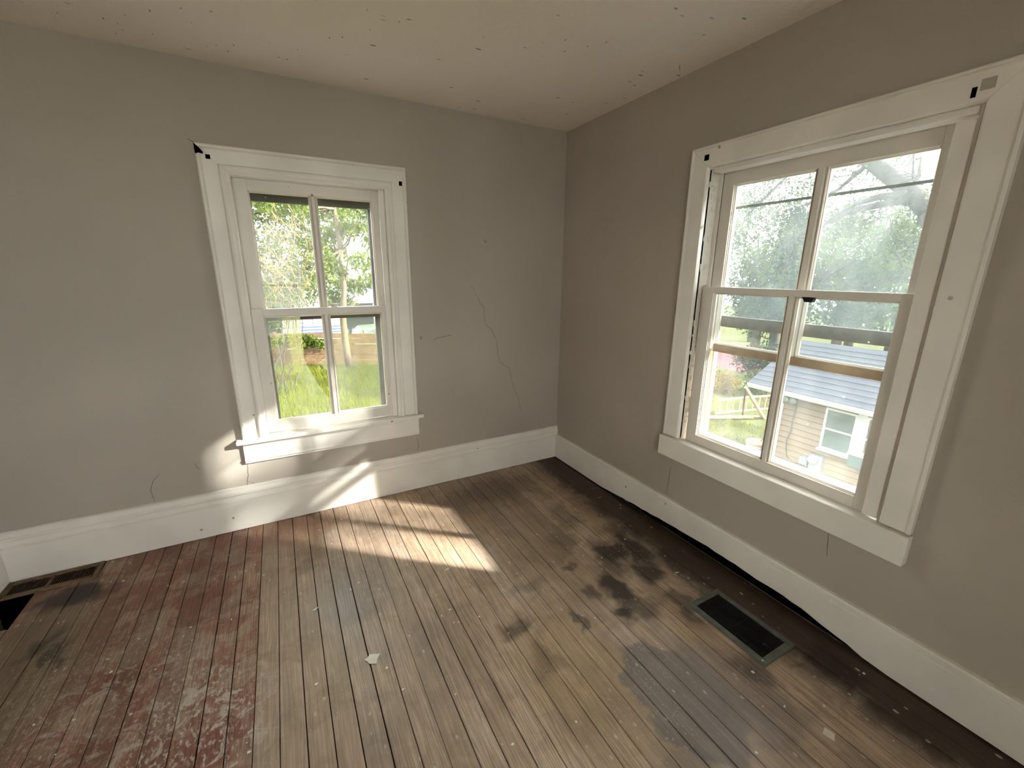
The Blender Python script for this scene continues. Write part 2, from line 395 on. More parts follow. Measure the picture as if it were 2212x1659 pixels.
for i in range(len(ptsb) - 1):
    for k in range(n): fs.append((i * n + k, i * n + (k + 1) % n, (i + 1) * n + (k + 1) % n, (i + 1) * n + k))
fs.append(tuple(range(n - 1, -1, -1))); fs.append(tuple(range((len(ptsb) - 1) * n, len(ptsb) * n)))
be = MB(EX).add(vs, fs).build('baseboard_east', M['trim']); tag(be, kind='structure')
bw = extr('baseboard_west', profN, WX, .026, -YS, M['trim'], seg=40, wob=.0006); tag(bw, kind='structure')
bs = extr('baseboard_south', profN, SX, XW + .03, -.03, M['trim']); tag(bs, kind='structure')

# hairline cracks in the plaster (thin ridges on the wall)
def crack(pts, w, parent, plane, mat=M['crack'], name='plaster_crack', depth=.0008):
    P = [ (ony(*p, 0.0) if plane == 'N' else onx(*p, 0.0)) for p in pts]
    fine = []
    for a, b in zip(P[:-1], P[1:]):
        for i in range(5):
            q = a.lerp(b, i / 5); fine.append(q + Vector((R_.uniform(-w, w) if plane == 'N' else 0, 0 if plane == 'N' else R_.uniform(-w, w), R_.uniform(-w, w))))
    fine.append(P[-1]); mb = MB()
    for i, (a, b) in enumerate(zip(fine[:-1], fine[1:])):
        t = (b - a).normalized(); nrm = Vector((0, -1, 0)) if plane == 'N' else Vector((-1, 0, 0)); s_ = t.cross(nrm) * w * (.5 + .5 * math.sin(PI * (i + .5) / len(fine)))
        ra = [a - s_, a + nrm * depth, a + s_, a - nrm * .0005]; rb = [b - s_, b + nrm * depth, b + s_, b - nrm * .0005]
        mb.loft([tuple(q) for q in ra], [tuple(q) for q in rb])
    return mb.build(name, mat, parent)
M['ridge'] = plain('patched_plaster_ridge', (160, 150, 139), 0.7, 0.08, 20)
crack([(1018, 615), (1030, 640), (1045, 665), (1048, 700), (1062, 712), (1072, 735), (1076, 770), (1083, 785), (1100, 795), (1107, 830), (1120, 865), (1127, 890)], .0040, wn_, 'N', M['ridge'])
crack([(935, 735), (948, 729), (960, 727), (975, 724)], .0018, wn_, 'N')
crack([(533, 1000), (536, 1020), (534, 1048)], .0022, wn_, 'N')
crack([(536, 1040), (548, 1043), (557, 1049)], .0012, wn_, 'N')
crack([(900, 945), (904, 960), (902, 974)], .0015, wn_, 'N')
crack([(420, 1000), (424, 1007), (432, 1015)], .0014, wn_, 'N')
crack([(347, 1022), (330, 1040), (325, 1058), (334, 1085)], .0014, wn_, 'N')
crack([(907, 726), (911, 730), (908, 733)], .003, wn_, 'N')
crack([(1045, 518), (1049, 524), (1052, 518)], .002, wn_, 'N')
crack([(405, 300), (415, 305), (424, 308)], .0018, wn_, 'N')
crack([(1449, 1008), (1445, 1030), (1440, 1066)], .0022, we_, 'E')
crack([(1790, 1150), (1788, 1170), (1786, 1200)], .0016, we_, 'E')
crack([(1224, 300), (1221, 380), (1215, 500), (1211, 600)], .002, wn_, 'N', M['wall'])

# ------------------------------------------------------------------ windows
def casing(xf, win, u0, u1, z0, z1, prof, names=('casing', 'casing', 'casing_head')):
    """prof: (distance inward from the outer edge, n)"""
    loop = lambda f: [f(d, nn) for d, nn in prof]
    MB(xf).loft(loop(lambda d, nn: (u0 + d, nn, z0)), loop(lambda d, nn: (u0 + d, nn, z1 - d))).build(names[0], M['trim'], win)
    MB(xf).loft(loop(lambda d, nn: (u1 - d, nn, z0)), loop(lambda d, nn: (u1 - d, nn, z1 - d))).build(names[1], M['trim'], win)
    MB(xf).loft(loop(lambda d, nn: (u0 + d + .0006, nn, z1 - d)), loop(lambda d, nn: (u1 - d - .0006, nn, z1 - d))).build(names[2], M['trim'], win)
def B(xf, win, name, u0, u1, n0, n1, z0, z1, mat, bevel=.0015):
    return MB(xf).box(u0, u1, n0, n1, z0, z1).build(name, mat, win, bevel=bevel)

def sash(xf, win, name, ul, gl, gm0, gm1, gr, ur, zb, gz0, gz1, zt, n0, n1, mp, panes=True):
    """sash: left edge ul, glass gl..gm0, muntin gm0..gm1, glass gm1..gr, right edge ur; rails zb..gz0 and gz1..zt"""
    s = MB(xf)
    s.box(ul, gl, n0, n1, zb, zt); s.box(gr, ur, n0, n1, zb, zt)
    so = s.build(name, M['sash'], win, bevel=.0015)
    B(xf, so, 'bottom_rail', gl, gr, n0, n1, zb, gz0, M['sash'])
    B(xf, so, 'top_rail', gl, gr, n0, n1, gz1, zt, M['sash'])
    # muntin with a moulded nose
    A = [(gm0, n1 - .004), (gm0, n0 + .016), (gm0 + .006, n0 + .012), (gm0 + .010, n0), (gm1 - .010, n0), (gm1 - .006, n0 + .012), (gm1, n0 + .016), (gm1, n1 - .004)]
    MB(xf).loft([(a, b, gz0) for a, b in A], [(a, b, gz1) for a, b in A]).build('muntin', M['sash'], so)
    # moulding round each pane
    for a, b in ((gl, gm0), (gm1, gr)):
        w = .007; q = n0 + .010; m = MB(xf)
        for (sa, sb) in ((a, 1), (b, -1)):
            pr = [(sa, q - .004), (sa + sb * w * .5, q), (sa + sb * w * .5, q + .004), (sa + sb * w, q + .007), (sa + sb * w, n1 - .008), (sa, n1 - .008)]
            m.loft([(x, y, gz0) for x, y in pr], [(x, y, gz1) for x, y in pr])
        for (sa, sb) in ((gz0, 1), (gz1, -1)):
            pr = [(sa, q - .004), (sa + sb * w * .5, q), (sa + sb * w * .5, q + .004), (sa + sb * w, q + .007), (sa + sb * w, n1 - .008), (sa, n1 - .008)]
            m.loft([(a + w, y, x) for x, y in pr], [(b - w, y, x) for x, y in pr])
        m.build('glazing_bead', M['putty'], so)
        if panes:
            B(xf, so, 'pane', a + .002, b - .002, (n0 + n1) / 2 + .004, (n0 + n1) / 2 + .007, gz0 + .002, gz1 - .002, mp, 0)
    return so

# ---- window 1, north
w1 = empty('window_1', (-1.69, 0, .55)); tag(w1, kind='structure')
prof1 = [(0, 0), (0, -.030), (.006, -.034), (.014, -.034), (.018, -.024), (.022, -.020), (.082, -.020), (.086, -.025), (.090, -.034), (.098, -.036), (.106, -.030), (.112, -.022), (.124, -.018), (.128, -.012), (.130, 0.012), (.090, .012), (.090, 0)]
casing(NX, w1, -2.198, -1.176, .565, 2.100, prof1)
# jamb liner
B(NX, w1, 'jamb', -2.110, -2.074, .002, TH, .545, 2.035, M['trim'], 0)
B(NX, w1, 'jamb', -1.316, -1.280, .002, TH, .545, 2.035, M['trim'], 0)
B(NX, w1, 'head_jamb', -2.074, -1.316, .002, TH, 1.972, 2.035, M['trim'], 0)
# right stop stands off the sash
B(NX, w1, 'stop', -1.338, -1.306, -.004, .010, .57, 1.968, M['trim'])
so = sash(NX, w1, 'lower_sash', -2.066, -2.012, -1.704, -1.668, -1.362, -1.326, .572, .634, 1.258, 1.297, .008, .044, M['glassG'], panes=False)
su = sash(NX, w1, 'upper_sash', -2.073, -2.004, -1.706, -1.672, -1.368, -1.317, 1.245, 1.280, 1.914, 1.972, .050, .084, M['glassN'])
def zm(x, y, n=.030):
    p = ony(550 + x / 5.72, 650 + y / 5.72, n); return (p.x, p.z)
gn = (.028, .031)
def shard(pts, name, mat, n=gn):
    return MB(NX).loft([(u, n[0], z) for u, z in pts], [(u, n[1], z) for u, z in pts]).build(name, mat, so)
L_, Rg, Bz, Tz = -2.010, -1.706, .636, 1.256
shard([(L_, Bz), (Rg, Bz), (Rg, zm(945, 1240)[1]), zm(790, 1040), zm(735, 925), zm(660, 830), zm(612, 700), zm(598, 560), (zm(562, 200)[0], Tz), (L_, Tz)], 'broken_pane', M['glassG'])
shard([(Rg, zm(890, 690)[1]), zm(840, 735), zm(795, 770), zm(850, 830), (Rg, zm(900, 870)[1])], 'glass_shard', M['glassG'])
shard([(-1.666, Bz), (-1.364, Bz), (-1.364, Tz), (-1.666, Tz)], 'pane', M['glassG'])
shard([(zm(335, 150)[0], Tz), (zm(335, 230)[0], zm(335, 230)[1]), zm(420, 480), zm(470, 790), zm(480, 880), zm(600, 870), zm(612, 700), zm(598, 560), (zm(562, 200)[0], Tz)], 'masking_tape', M['tape'], (.0265, .0275))
# lock on the meeting rail
lk = MB(NX); c = (-1.635, .026, 1.297); lk.lathe(c, [(.018, 0), (.018, .004), (.012, .008), (.009, .012)], 14); lk.tube([(c[0] - .035, .026, c[2] + .010), (c[0] - .012, .026, c[2] + .014), (c[0] + .020, .022, c[2] + .013), (c[0] + .034, .020, c[2] + .020)], [.004, .007, .007, .004], 8)
lk.build('sash_lock', M['trim'], so, smooth=True)
# outer storm frame, the shade on it painted in as a dark colour
for a in ((-2.075, -1.996, .150, .175, .56, 1.975), (-1.377, -1.315, .150, .175, .56, 1.975), (-1.996, -1.377, .150, .175, 1.878, 1.975), (-1.996, -1.377, .150, .175, .56, .60), (-1.996, -1.377, .130, .165, 1.219, 1.262)):
    B(NX, w1, 'storm_rail', *a, M['darkwood'], 0)
B(NX, w1, 'stool', -2.232, -1.140, -.055, .012, .540, .5645, M['trim'], .006)
B(NX, w1, 'sill', -2.110, -1.280, .012, TH + .05, .520, .5645, M['trim'], 0)
pa = [(0, .540), (-.022, .540), (-.030, .532), (-.026, .520), (-.020, .516), (-.020, .442), (-.024, .437), (-.026, .430), (-.020, .422), (-.020, .414), (0, .412)]
MB(NX).loft([(-2.202, a, b) for a, b in pa], [(-1.170, a, b) for a, b in pa]).build('apron', M['trim'], w1)
# broken head corner and bracket holes, their darkness painted as black pieces
def hole(xf, win, u, z, w, h, n=-.0205):
    B(xf, win, 'bracket_hole', u - w / 2, u + w / 2, n, n + .01, z - h / 2, z + h / 2, M['void'], 0)
hole(NX, w1, -1.205, 2.013, .022, .024)
hole(NX, w1, -2.150, 2.044, .020, .020)
pts = [(-2.199, 2.098), (-2.190, 2.088), (-2.180, 2.078), (-2.170, 2.066), (-2.166, 2.060), (-2.170, 2.054), (-2.180, 2.056), (-2.198, 2.050), (-2.199, 2.07)]
MB(NX).loft([(u, -.0365, z) for u, z in pts], [(u, -.020, z) for u, z in pts]).build('broken_corner', M['void'], w1)

# ---- window 2, east
w2 = empty('window_2', (0, -1.69, .56)); tag(w2, kind='structure')
prof2 = [(0, 0), (0, -.026), (.005, -.030), (.010, -.030), (.014, -.024), (.018, -.022), (.090, -.022), (.094, -.020), (.098, -.010), (.098, .012), (.080, .012), (.080, 0)]
casing(EX, w2, 1.124, 2.262, .600, 2.100, prof2)
B(EX, w2, 'jamb', 1.196, 1.222, .001, TH, .565, 2.035, M['trim'], 0)
B(EX, w2, 'jamb', 2.152, 2.172, .001, TH, .565, 2.035, M['trim'], 0)
B(EX, w2, 'head_jamb', 1.222, 2.152, .001, TH, 1.996, 2.035, M['trim'], 0)
B(EX, w2, 'stop', 2.104, 2.152, -.006, .030, .60, 1.965, M['trim'])
B(EX, w2, 'head_stop', 1.245, 2.152, -.004, .060, 1.978, 2.002, M['trim'], .006)
B(EX, w2, 'parting_bead', 1.222, 1.240, .072, .084, .60, 1.996, M['trim'])
# peeling flakes on the far jamb
fl = MB(EX)
for i in range(60):
    z = R_.uniform(.62, 1.95); nn = R_.uniform(.006, .055); h = R_.uniform(.008, .05); w = R_.uniform(.003, .010)
    pts = [(1.2225, nn + R_.uniform(-w, w), z + h * t) for t in (0, .3, .6, 1)]
    fl.loft([(p[0] + .001, p[1] - w, p[2]) for p in pts[:3]], [(p[0] + .004, p[1] + w, p[2]) for p in pts[:3]])
fo = fl.build('peeling_paint', M['sash'], w2); fo['kind'] = 'stuff'
sl = sash(EX, w2, 'lower_sash', 1.236, 1.300, 1.664, 1.702, 2.059, 2.110, .588, .638, 1.412, 1.441, .030, .066, M['glassE'])
sp = sash(EX, w2, 'upper_sash', 1.240, 1.298, 1.664, 1.708, 2.052, 2.112, 1.106, 1.146, 1.926, 1.990, .086, .122, M['glassE'])
for ch in sp.children:
    if ch.name.startswith('bottom_rail'): ch.data.materials[0] = M['barewood']
# catch under the meeting rail
ck = MB(EX); ck.loft([(1.728, .028, 1.4125), (1.778, .028, 1.4125), (1.768, .028, 1.392), (1.740, .028, 1.392)], [(1.728, .052, 1.4125), (1.778, .052, 1.4125), (1.768, .052, 1.392), (1.740, .052, 1.392)])
ck.build('sash_catch', M['black'], sl)
# storm window: tracks, rails, glass
st = MB(EX)
for i, nn in enumerate((.150, .164, .178, .192)): st.box(1.222, 1.250 + .004 * (i % 2), nn, nn + .004, .60, 1.996)
st.box(1.222, 1.236, .148, .198, .60, 1.996); st.box(2.120, 2.152, .150, .196, .60, 1.996); st.box(1.236, 2.120, .150, .196, 1.970, 1.996); st.box(1.236, 2.120, .150, .196, .585, .612)
sto = st.build('storm_frame', M['alu'], w2)
B(EX, sto, 'meeting_bar', 1.246, 2.120, .152, .168, 1.232, 1.290, M['dullbar'], .003)
B(EX, sto, 'screen_bar', 1.246, 2.120, .156, .164, 1.822, 1.834, M['vent'], .002)
B(EX, sto, 'storm_pane', 1.248, 2.118, .158, .160, 1.286, 1.97, M['glassS'], 0)
B(EX, sto, 'storm_pane', 1.248, 2.118, .176, .178, .612, 1.236, M['glassE'], 0)
B(EX, w2, 'blind_stop', 1.222, 1.258, .126, .149, .60, 1.996, M['redwood'], 0)
# stool board: one flat board with a rounded upper edge
B(EX, w2, 'stool', 1.112, 2.266, -.042, -.002, .474, .592, M['trim'], .004)
B(EX, w2, 'sill', 1.205, 2.160, -.002, TH + .05, .545, .588, M['trim'], 0)
hole(EX, w2, 1.211, 2.049, .026, .026, -.0225)
hole(EX, w2, 2.134, 2.034, .012, .028, -.0225)
B(EX, w2, 'bracket_scar', 2.146, 2.178, -.0232, -.020, 2.034, 2.064, M['wall'], 0)

# ---- unseen windows added behind the viewer to brighten the room, south wall
for i, (a, b, c, d) in enumerate(SH):
    w = empty('window_%d' % (3 + i), ((a + b) / 2, YS, c)); tag(w, kind='structure')
    pr = [(0, 0), (0, -.024), (.10, -.022), (.10, .01), (.09, .01), (.09, 0)]
    casing(SX, w, a - .014, b + .014, c, d + .014, [(q * .2, v) for q, v in pr])
    for q in ((a, a + .03, c, d), (b - .03, b, c, d), (a + .03, b - .03, c, c + .05), (a + .03, b - .03, d - .03, d), (a + .03, b - .03, (c + d) / 2 - .015, (c + d) / 2 + .015)):
        B(SX, w, 'sash', q[0], q[1], .04, .08, q[2], q[3], M['sash'], 0)
    B(SX, w, 'pane', a + .03, b - .03, .058, .061, c + .05, d - .03, M['glassN'], 0)
    B(SX, w, 'stool', a - .01, b + .01, -.05, .04, c - .03, c, M['trim'], .004)

pch = empty('trim_1', (-1.5, YS - 1.4, GZ_ := -2.7)); tag(pch, kind='structure')   # unseen porch added along the south side to block the sun
MB().box(-4.2, 1.4, YS - TH - 2.4, YS - TH - .01, 2.42, 2.52).build('porch_ceiling', M['clad'], pch)
for x in (-4.1, -1.4, 1.3): MB().box(x - .07, x + .07, YS - TH - 2.38, YS - TH - 2.24, -2.7, 2.42).build('porch_post', M['trim'], pch)  # posts under the added sun-blocking roof
# ------------------------------------------------------------------ floor registers
def register(name, label, x0, x1, y0, y1, fw, mat, bars, along, mid=None, grp=None):
    e = empty(name, ((x0 + x1) / 2, (y0 + y1) / 2, 0)); tag(e, label, 'vent')
    MB().box(x0 + .004, x1 - .004, y0 + .004, y1 - .004, .0008, .0022).build('duct_opening', M['void'], e)  # black sheet painted as the darkness inside the duct
    fr = MB(); hh = .010
    def strip(a, b, c, d):   # bevelled frame strip
        fr.loft([(a, c, .001), (b, c, .001), (b - .004, c + .002, hh), (a + .004, c + .002, hh)], [(a, d, .001), (b, d, .001), (b - .004, d - .002, hh), (a + .004, d - .002, hh)])
    strip(x0, x0 + fw, y0, y1); strip(x1 - fw, x1, y0, y1); strip(x0 + fw - .004, x1 - fw + .004, y0, y0 + fw); strip(x0 + fw - .004, x1 - fw + .004, y1 - fw, y1)
    if mid: strip(mid - .008, mid + .008, y0 + fw - .003, y1 - fw + .003)
    fr.build('frame', mat, e)
    ia, ib, ic, id_ = x0 + fw, x1 - fw, y0 + fw, y1 - fw
    for i in range(bars):
        t = (i + .5) / bars
        if along == 'y':
            x = ia + (ib - ia) * t
            if mid and abs(x - mid) < .009: continue
            MB().loft([(x - .0012, ic, .0024), (x + .0012, ic, .0024), (x + .003, ic, .008), (x + .0006, ic, .008)], [(x - .0012, id_, .0024), (x + .0012, id_, .0024), (x + .003, id_, .008), (x + .0006, id_, .008)]).build('louver', M['black'] if mat is M['vent'] else M['rust'], e)
        else:
            y = ic + (id_ - ic) * t
            MB().loft([(ia, y - .0012, .0024), (ia, y + .0012, .0024), (ia, y + .003, .008), (ia, y + .0006, .008)], [(ib, y - .0012, .0024), (ib, y + .0012, .0024), (ib, y + .003, .008), (ib, y + .0006, .008)]).build('louver', M['black'], e)
    return e
rv = register('floor_register', 'grey metal floor register with dark grille beside the east baseboard', -.402, -.190, -2.060, -1.690, .030, M['vent'], 22, 'y')
for yy in (-1.78, -1.875, -1.97): MB().box(-.374, -.218, yy - .0015, yy + .0015, .0024, .007).build('cross_bar', M['black'], rv)
sc_ = MB().lathe((-.387, -2.040, .0095), [(.004, 0), (.004, .001), (.002, .002)], 10).build('screw', M['chip'], rv)
register('floor_register', 'rusty narrow floor register tight against the north baseboard', -3.252, -2.888, -.166, -.026, .026, M['rust'], 34, 'y', mid=-3.080)

# ------------------------------------------------------------------ loose flakes of paint on the floor
def chip(px, py, size, asp=1.0, rot=None, label=None, mat='chip', pts=None, curl=.3, name='paint_chip'):
    c = onz(px, py, 0.0012); rot = R_.uniform(0, PI) if rot is None else rot; n = R_.choice([5, 6, 7])
    P = pts or [(math.cos(2 * PI * i / n) * R_.uniform(.6, 1.1), math.sin(2 * PI * i / n) * R_.uniform(.6, 1.1) * asp) for i in range(n)]
    mb = MB(); A = []; T = []
    for x, y in P:
        X = (x * math.cos(rot) - y * math.sin(rot)) * size; Y = (x * math.sin(rot) + y * math.cos(rot)) * size
        z = abs(x) * curl * size * .3
        A.append((c.x + X, c.y + Y, c.z + z)); T.append((c.x + X, c.y + Y, c.z + z + .0008))
    e = mb.loft(A, T).build(name, M[mat])
    # origin at the flake
    e.data.transform(Matrix.Translation(-c)); e.location = c
    where = 'on the red painted floor boards' if c.x < B0 else 'on the dark boards along the east baseboard' if c.x > -.5 else 'on the sunlit boards below the north window' if c.y > -.75 else 'on the bare brown floor boards'
    tag(e, label or 'small white paint chip lying loose ' + where, 'paint chip', None if label else 'white paint chips ' + where)
    return e
chip(1790, 1586, .020, .75, .55, 'square white paint chip lying between register and room middle', pts=[(-1, -.7), (.5, -.9), (1, .5), (-.4, .9)], curl=.1)
chip(804, 1423, .030, .8, 1.0, 'torn white paint flake with ragged edge on grey boards', pts=[(-.7, -.9), (.1, -.7), (.8, -.8), (.7, .1), (.6, .6), (.1, .7), (-.3, 1), (-.5, .4), (-.8, .1)], curl=.15)
chip(681, 1317, .016, .35, .4, 'thin curled white flake lying along a seam near the red boards', curl=.9)
chip(1462, 1237, .014, .3, -.4, 'long thin white flake on the dark boards before east baseboard', curl=.6)
chip(966, 1232, .022, .3, .2, 'curled pale flake standing up at the lower edge of the sunlit patch', curl=2.0)
SMALL = [(835, 1443), (548, 1300), (500, 1338), (412, 1355), (415, 1383), (300, 1380), (233, 1424), (240, 1452), (160, 1555), (73, 1566), (120, 1630), (336, 1446), (283, 1543), (72, 1342), (126, 1346), (347, 1166), (363, 1265), (267, 1255), (540, 1192), (570, 1242), (495, 1200), (600, 1145), (1260, 1200), (1300, 1205), (1160, 1155), (1190, 1265), (1285, 1335), (1100, 1215), (1085, 1608), (1108, 1608), (984, 1500), (1127, 1250), (702, 1508), (683, 1478), (870, 1490), (1245, 1560), (1430, 1402), (1626, 1452), (1634, 1626), (1648, 1526), (1695, 1526), (1780, 1525), (1856, 1458), (1866, 1455), (1930, 1600), (533, 1605), (538, 1625), (1420, 1390), (1075, 1165), (750, 1130), (690, 1145), (716, 1175), (875, 1160), (640, 1150), (620, 1155), (980, 1345), (972, 1317), (1035, 1332), (1350, 1165), (1077, 1016)]
for i, (px, py) in enumerate(SMALL): chip(px, py, R_.uniform(.0035, .008), R_.uniform(.4, 1))

# ------------------------------------------------------------------ outdoors
GZ = -2.7
def m_leaf(name, a, b, c=None, transl=0.45):
    t = NT(name); p = t.pos(); nz = t.noise(p, 3.0, 3); n2 = t.noise(p, 40, 1)
    col = t.ramp(t.math('ADD', t.math('MULTIPLY', nz, .6), t.math('MULTIPLY', n2, .4)), [(0.35, lin(*a)), (0.55, lin(*b)), (0.7, lin(*(c or b)))])
    d = t.n('ShaderNodeBsdfDiffuse'); t.put(d.inputs[0], col); tl = t.n('ShaderNodeBsdfTranslucent'); t.put(tl.inputs[0], col)
    m = t.n('ShaderNodeMixShader'); m.inputs[0].default_value = transl; t.put(m.inputs[1], d.outputs[0]); t.put(m.inputs[2], tl.outputs[0])
    t.surf(m.outputs[0]); return t.m
M['leaf_bright'] = m_leaf('bright_spring_leaves', (61, 77, 32), (82, 96, 40), (102, 111, 54))
M['leaf_mid'] = m_leaf('soft_green_leaves', (50, 63, 37), (66, 78, 48), (81, 91, 58))
M['leaf_pale'] = m_leaf('pale_green_leaves', (57, 69, 42), (73, 82, 54), (90, 95, 62))
M['leaf_dark'] = m_leaf('dark_evergreen_leaves', (21, 34, 29), (30, 46, 37), (42, 57, 46), 0.25)
M['leaf_gold'] = m_leaf('golden_leaves', (66, 54, 26), (86, 72, 34), (104, 90, 48))
M['leaf_fresh'] = m_leaf('fresh_green_leaves', (44, 58, 24), (64, 76, 32), (84, 92, 44))
M['grass'] = m_leaf('lawn_blades', (69, 78, 30), (90, 96, 38), (107, 110, 57), 0.35)
M['ground'] = plain('rough_lawn_ground', (64, 66, 36), 0.95, 0.35, 1.5, bump=0.4, spec=0.1)
M['bark'] = plain('grey_brown_bark', (83, 74, 62), 0.9, 0.3, 14, bump=0.6, spec=0.1)
M['barkdark'] = plain('dark_bark', (56, 53, 51), 0.9, 0.3, 14, bump=0.6, spec=0.1)
M['twig'] = plain('straw_yellow_twigs', (98, 84, 54), 0.85, 0.2, 10, spec=0.1)
M['fencewood'] = plain('weathered_fence_wood', (90, 74, 54), 0.85, 0.3, 6, bump=0.4, spec=0.1)
M['siding'] = plain('tan_vinyl_siding', (92, 74, 52), 0.6, 0.06, 5)
M['white'] = plain('white_exterior_paint', (157, 155, 152), 0.5, 0.05, 6)
M['shingle'] = plain('grey_asphalt_shingles', (67, 69, 75), 0.9, 0.25, 40, bump=0.6, spec=0.1)
M['metergrey'] = plain('grey_painted_steel', (92, 96, 104), 0.5, 0.08, 10)
M['wire'] = plain('dark_grey_cable', (74, 70, 67), 0.6, 0.1)
M['winglass'] = plain('dark_reflecting_window', (77, 86, 85), 0.12, 0.35, 3, spec=0.8)
M['teal'] = plain('teal_window_glass', (77, 106, 102), 0.15, 0.2, 3, spec=0.8)
M['greenbox'] = plain('green_grey_plastic', (74, 85, 83), 0.5, 0.1)
M['rubber'] = plain('black_rubber', (22, 22, 24), 0.8, 0.15)
M['carpaint'] = plain('sage_green_car_paint', (72, 86, 74), 0.3, 0.04, 4, spec=0.5)
M['bluestripe'] = plain('blue_stripe_paint', (54, 66, 98), 0.4, 0.05)
M['camperwhite'] = plain('chalky_camper_paint', (104, 108, 116), 0.5, 0.06, 6)
M['porchblue'] = plain('pale_blue_porch_roof', (84, 98, 112), 0.5, 0.06)
M['redroof'] = plain('dark_red_roof', (102, 62, 67), 0.8, 0.2, 8)
M['shedwood'] = plain('brown_shed_wood', (101, 82, 62), 0.85, 0.25, 5)
M['lumber'] = plain('fresh_sawn_lumber', (152, 131, 93), 0.7, 0.12, 8)
M['pot'] = plain('pale_stone_planter', (165, 158, 152), 0.75, 0.12, 10)
M['terracotta'] = plain('terracotta', (141, 96, 74), 0.8, 0.15)

import zlib
NPR = np.random.default_rng(11)
def leaf_mesh(name, centers, radii, count, size, mat, parent=None, asp=0.45, droop=0.3, kind='stuff', shell=0.0):
    """count leaves per cluster, each a folded four-cornered blade"""
    NPR = np.random.default_rng(zlib.crc32((name + (parent.name if parent else '')).encode()))
    P = []
    for c, r in zip(centers, radii):
        r = np.array(r if hasattr(r, '__len__') else (r, r, r)); n = max(3, int(count))
        d = NPR.normal(size=(n, 3)); d /= np.linalg.norm(d, axis=1)[:, None]
        rad = NPR.uniform(shell, 1, (n, 1)) ** (1 / 2.2); P.append(np.array(c) + d * rad * r)
    P = np.concatenate(P); n = len(P)
    a = NPR.normal(size=(n, 3)); a[:, 2] -= droop; a /= np.linalg.norm(a, axis=1)[:, None]
    b = np.cross(a, NPR.normal(size=(n, 3))); b /= np.linalg.norm(b, axis=1)[:, None]
    s = size * NPR.uniform(.6, 1.3, (n, 1)); nn = np.cross(a, b)
    V = np.stack([P, P + a * s * .5 + b * s * asp * .5 + nn * s * .08, P + a * s, P + a * s * .5 - b * s * asp * .5 + nn * s * .08], 1).reshape(-1, 3)
    me = bpy.data.meshes.new(name); me.vertices.add(len(V)); me.vertices.foreach_set('co', V.astype('f').ravel())
    me.loops.add(4 * n); me.loops.foreach_set('vertex_index', np.arange(4 * n, dtype='i'))
    me.polygons.add(n); me.polygons.foreach_set('loop_start', np.arange(0, 4 * n, 4, dtype='i')); me.polygons.foreach_set('loop_total', np.full(n, 4, 'i'))
    me.update(); me.validate(); me.materials.append(mat)
    o = bpy.data.objects.new(name, me); COL.objects.link(o)
    if parent:
        o.parent = parent; o.matrix_parent_inverse = Matrix.Translation(-Vector(parent.location))
    if kind: o['kind'] = kind
    return o
def wiggle(a, b, n, amp, sag=0.0):
    a = Vector(a); b = Vector(b); L = (b - a).length
    return [a.lerp(b, i / n) + Vector((R_.uniform(-1, 1), R_.uniform(-1, 1), R_.uniform(-1, 1))) * amp * L * (0 if i in (0, n) else 1) + Vector((0, 0, -sag * L * math.sin(PI * i / n))) for i in range(n + 1)]
def taper(r0, r1, n): return [r0 + (r1 - r0) * i / n for i in range(n + 1)]

# ground
gs = 40; vs = []; fs = []
for j in range(gs + 1):
    for i in range(gs + 1):
        x = -30 + 85 * i / gs; y = -30 + 85 * j / gs
        vs.append((x, y, GZ + .06 * math.sin(x * .9 + 1) * math.cos(y * .8)))
for j in range(gs):
    for i in range(gs): fs.append((j * (gs + 1) + i, j * (gs + 1) + i + 1, (j + 1) * (gs + 1) + i + 1, (j + 1) * (gs + 1) + i))
gr = MB().add(vs, fs).build('ground', M['ground'], smooth=True); tag(gr, kind='structure')
def grass(name, label, pts_fn, n, h, mat):
    P = np.array([pts_fn() for _ in range(n)]); ang = NPR.uniform(0, 2 * PI, n); hh = h * NPR.uniform(.5, 1.4, n); w = .014
    z = GZ + .06 * np.sin(P[:, 0] * .9 + 1) * np.cos(P[:, 1] * .8) - .02
    dx, dy = np.cos(ang), np.sin(ang); ln = NPR.uniform(.1, .6, n) * hh
    a = np.stack([P[:, 0] - dy * w, P[:, 1] + dx * w, z], 1); b = np.stack([P[:, 0] + dy * w, P[:, 1] - dx * w, z], 1)
    c = np.stack([P[:, 0] + dx * ln, P[:, 1] + dy * ln, z + hh], 1)
    V = np.stack([a, b, c], 1).reshape(-1, 3)
    me = bpy.data.meshes.new(name); me.from_pydata(V.tolist(), [], [(3 * i, 3 * i + 1, 3 * i + 2) for i in range(n)]); me.materials.append(mat)
    o = bpy.data.objects.new(name, me); COL.objects.link(o); tag(o, label, 'grass', kind='stuff'); return o
grass('lawn_grass', 'tall sunlit grass in the yard before the board fence', lambda: (lambda x: (x, R_.uniform(9, 21.2 - (x + 6.5) * .496 - .25)))(R_.uniform(-4.5, 3.5)), 26000, .20, M['grass'])
grass('lawn_grass', 'short lawn grass beside the tan sided wing', lambda: (R_.uniform(6.6, 9.7), R_.uniform(2.6, 6.6)), 9000, .08, M['grass'])

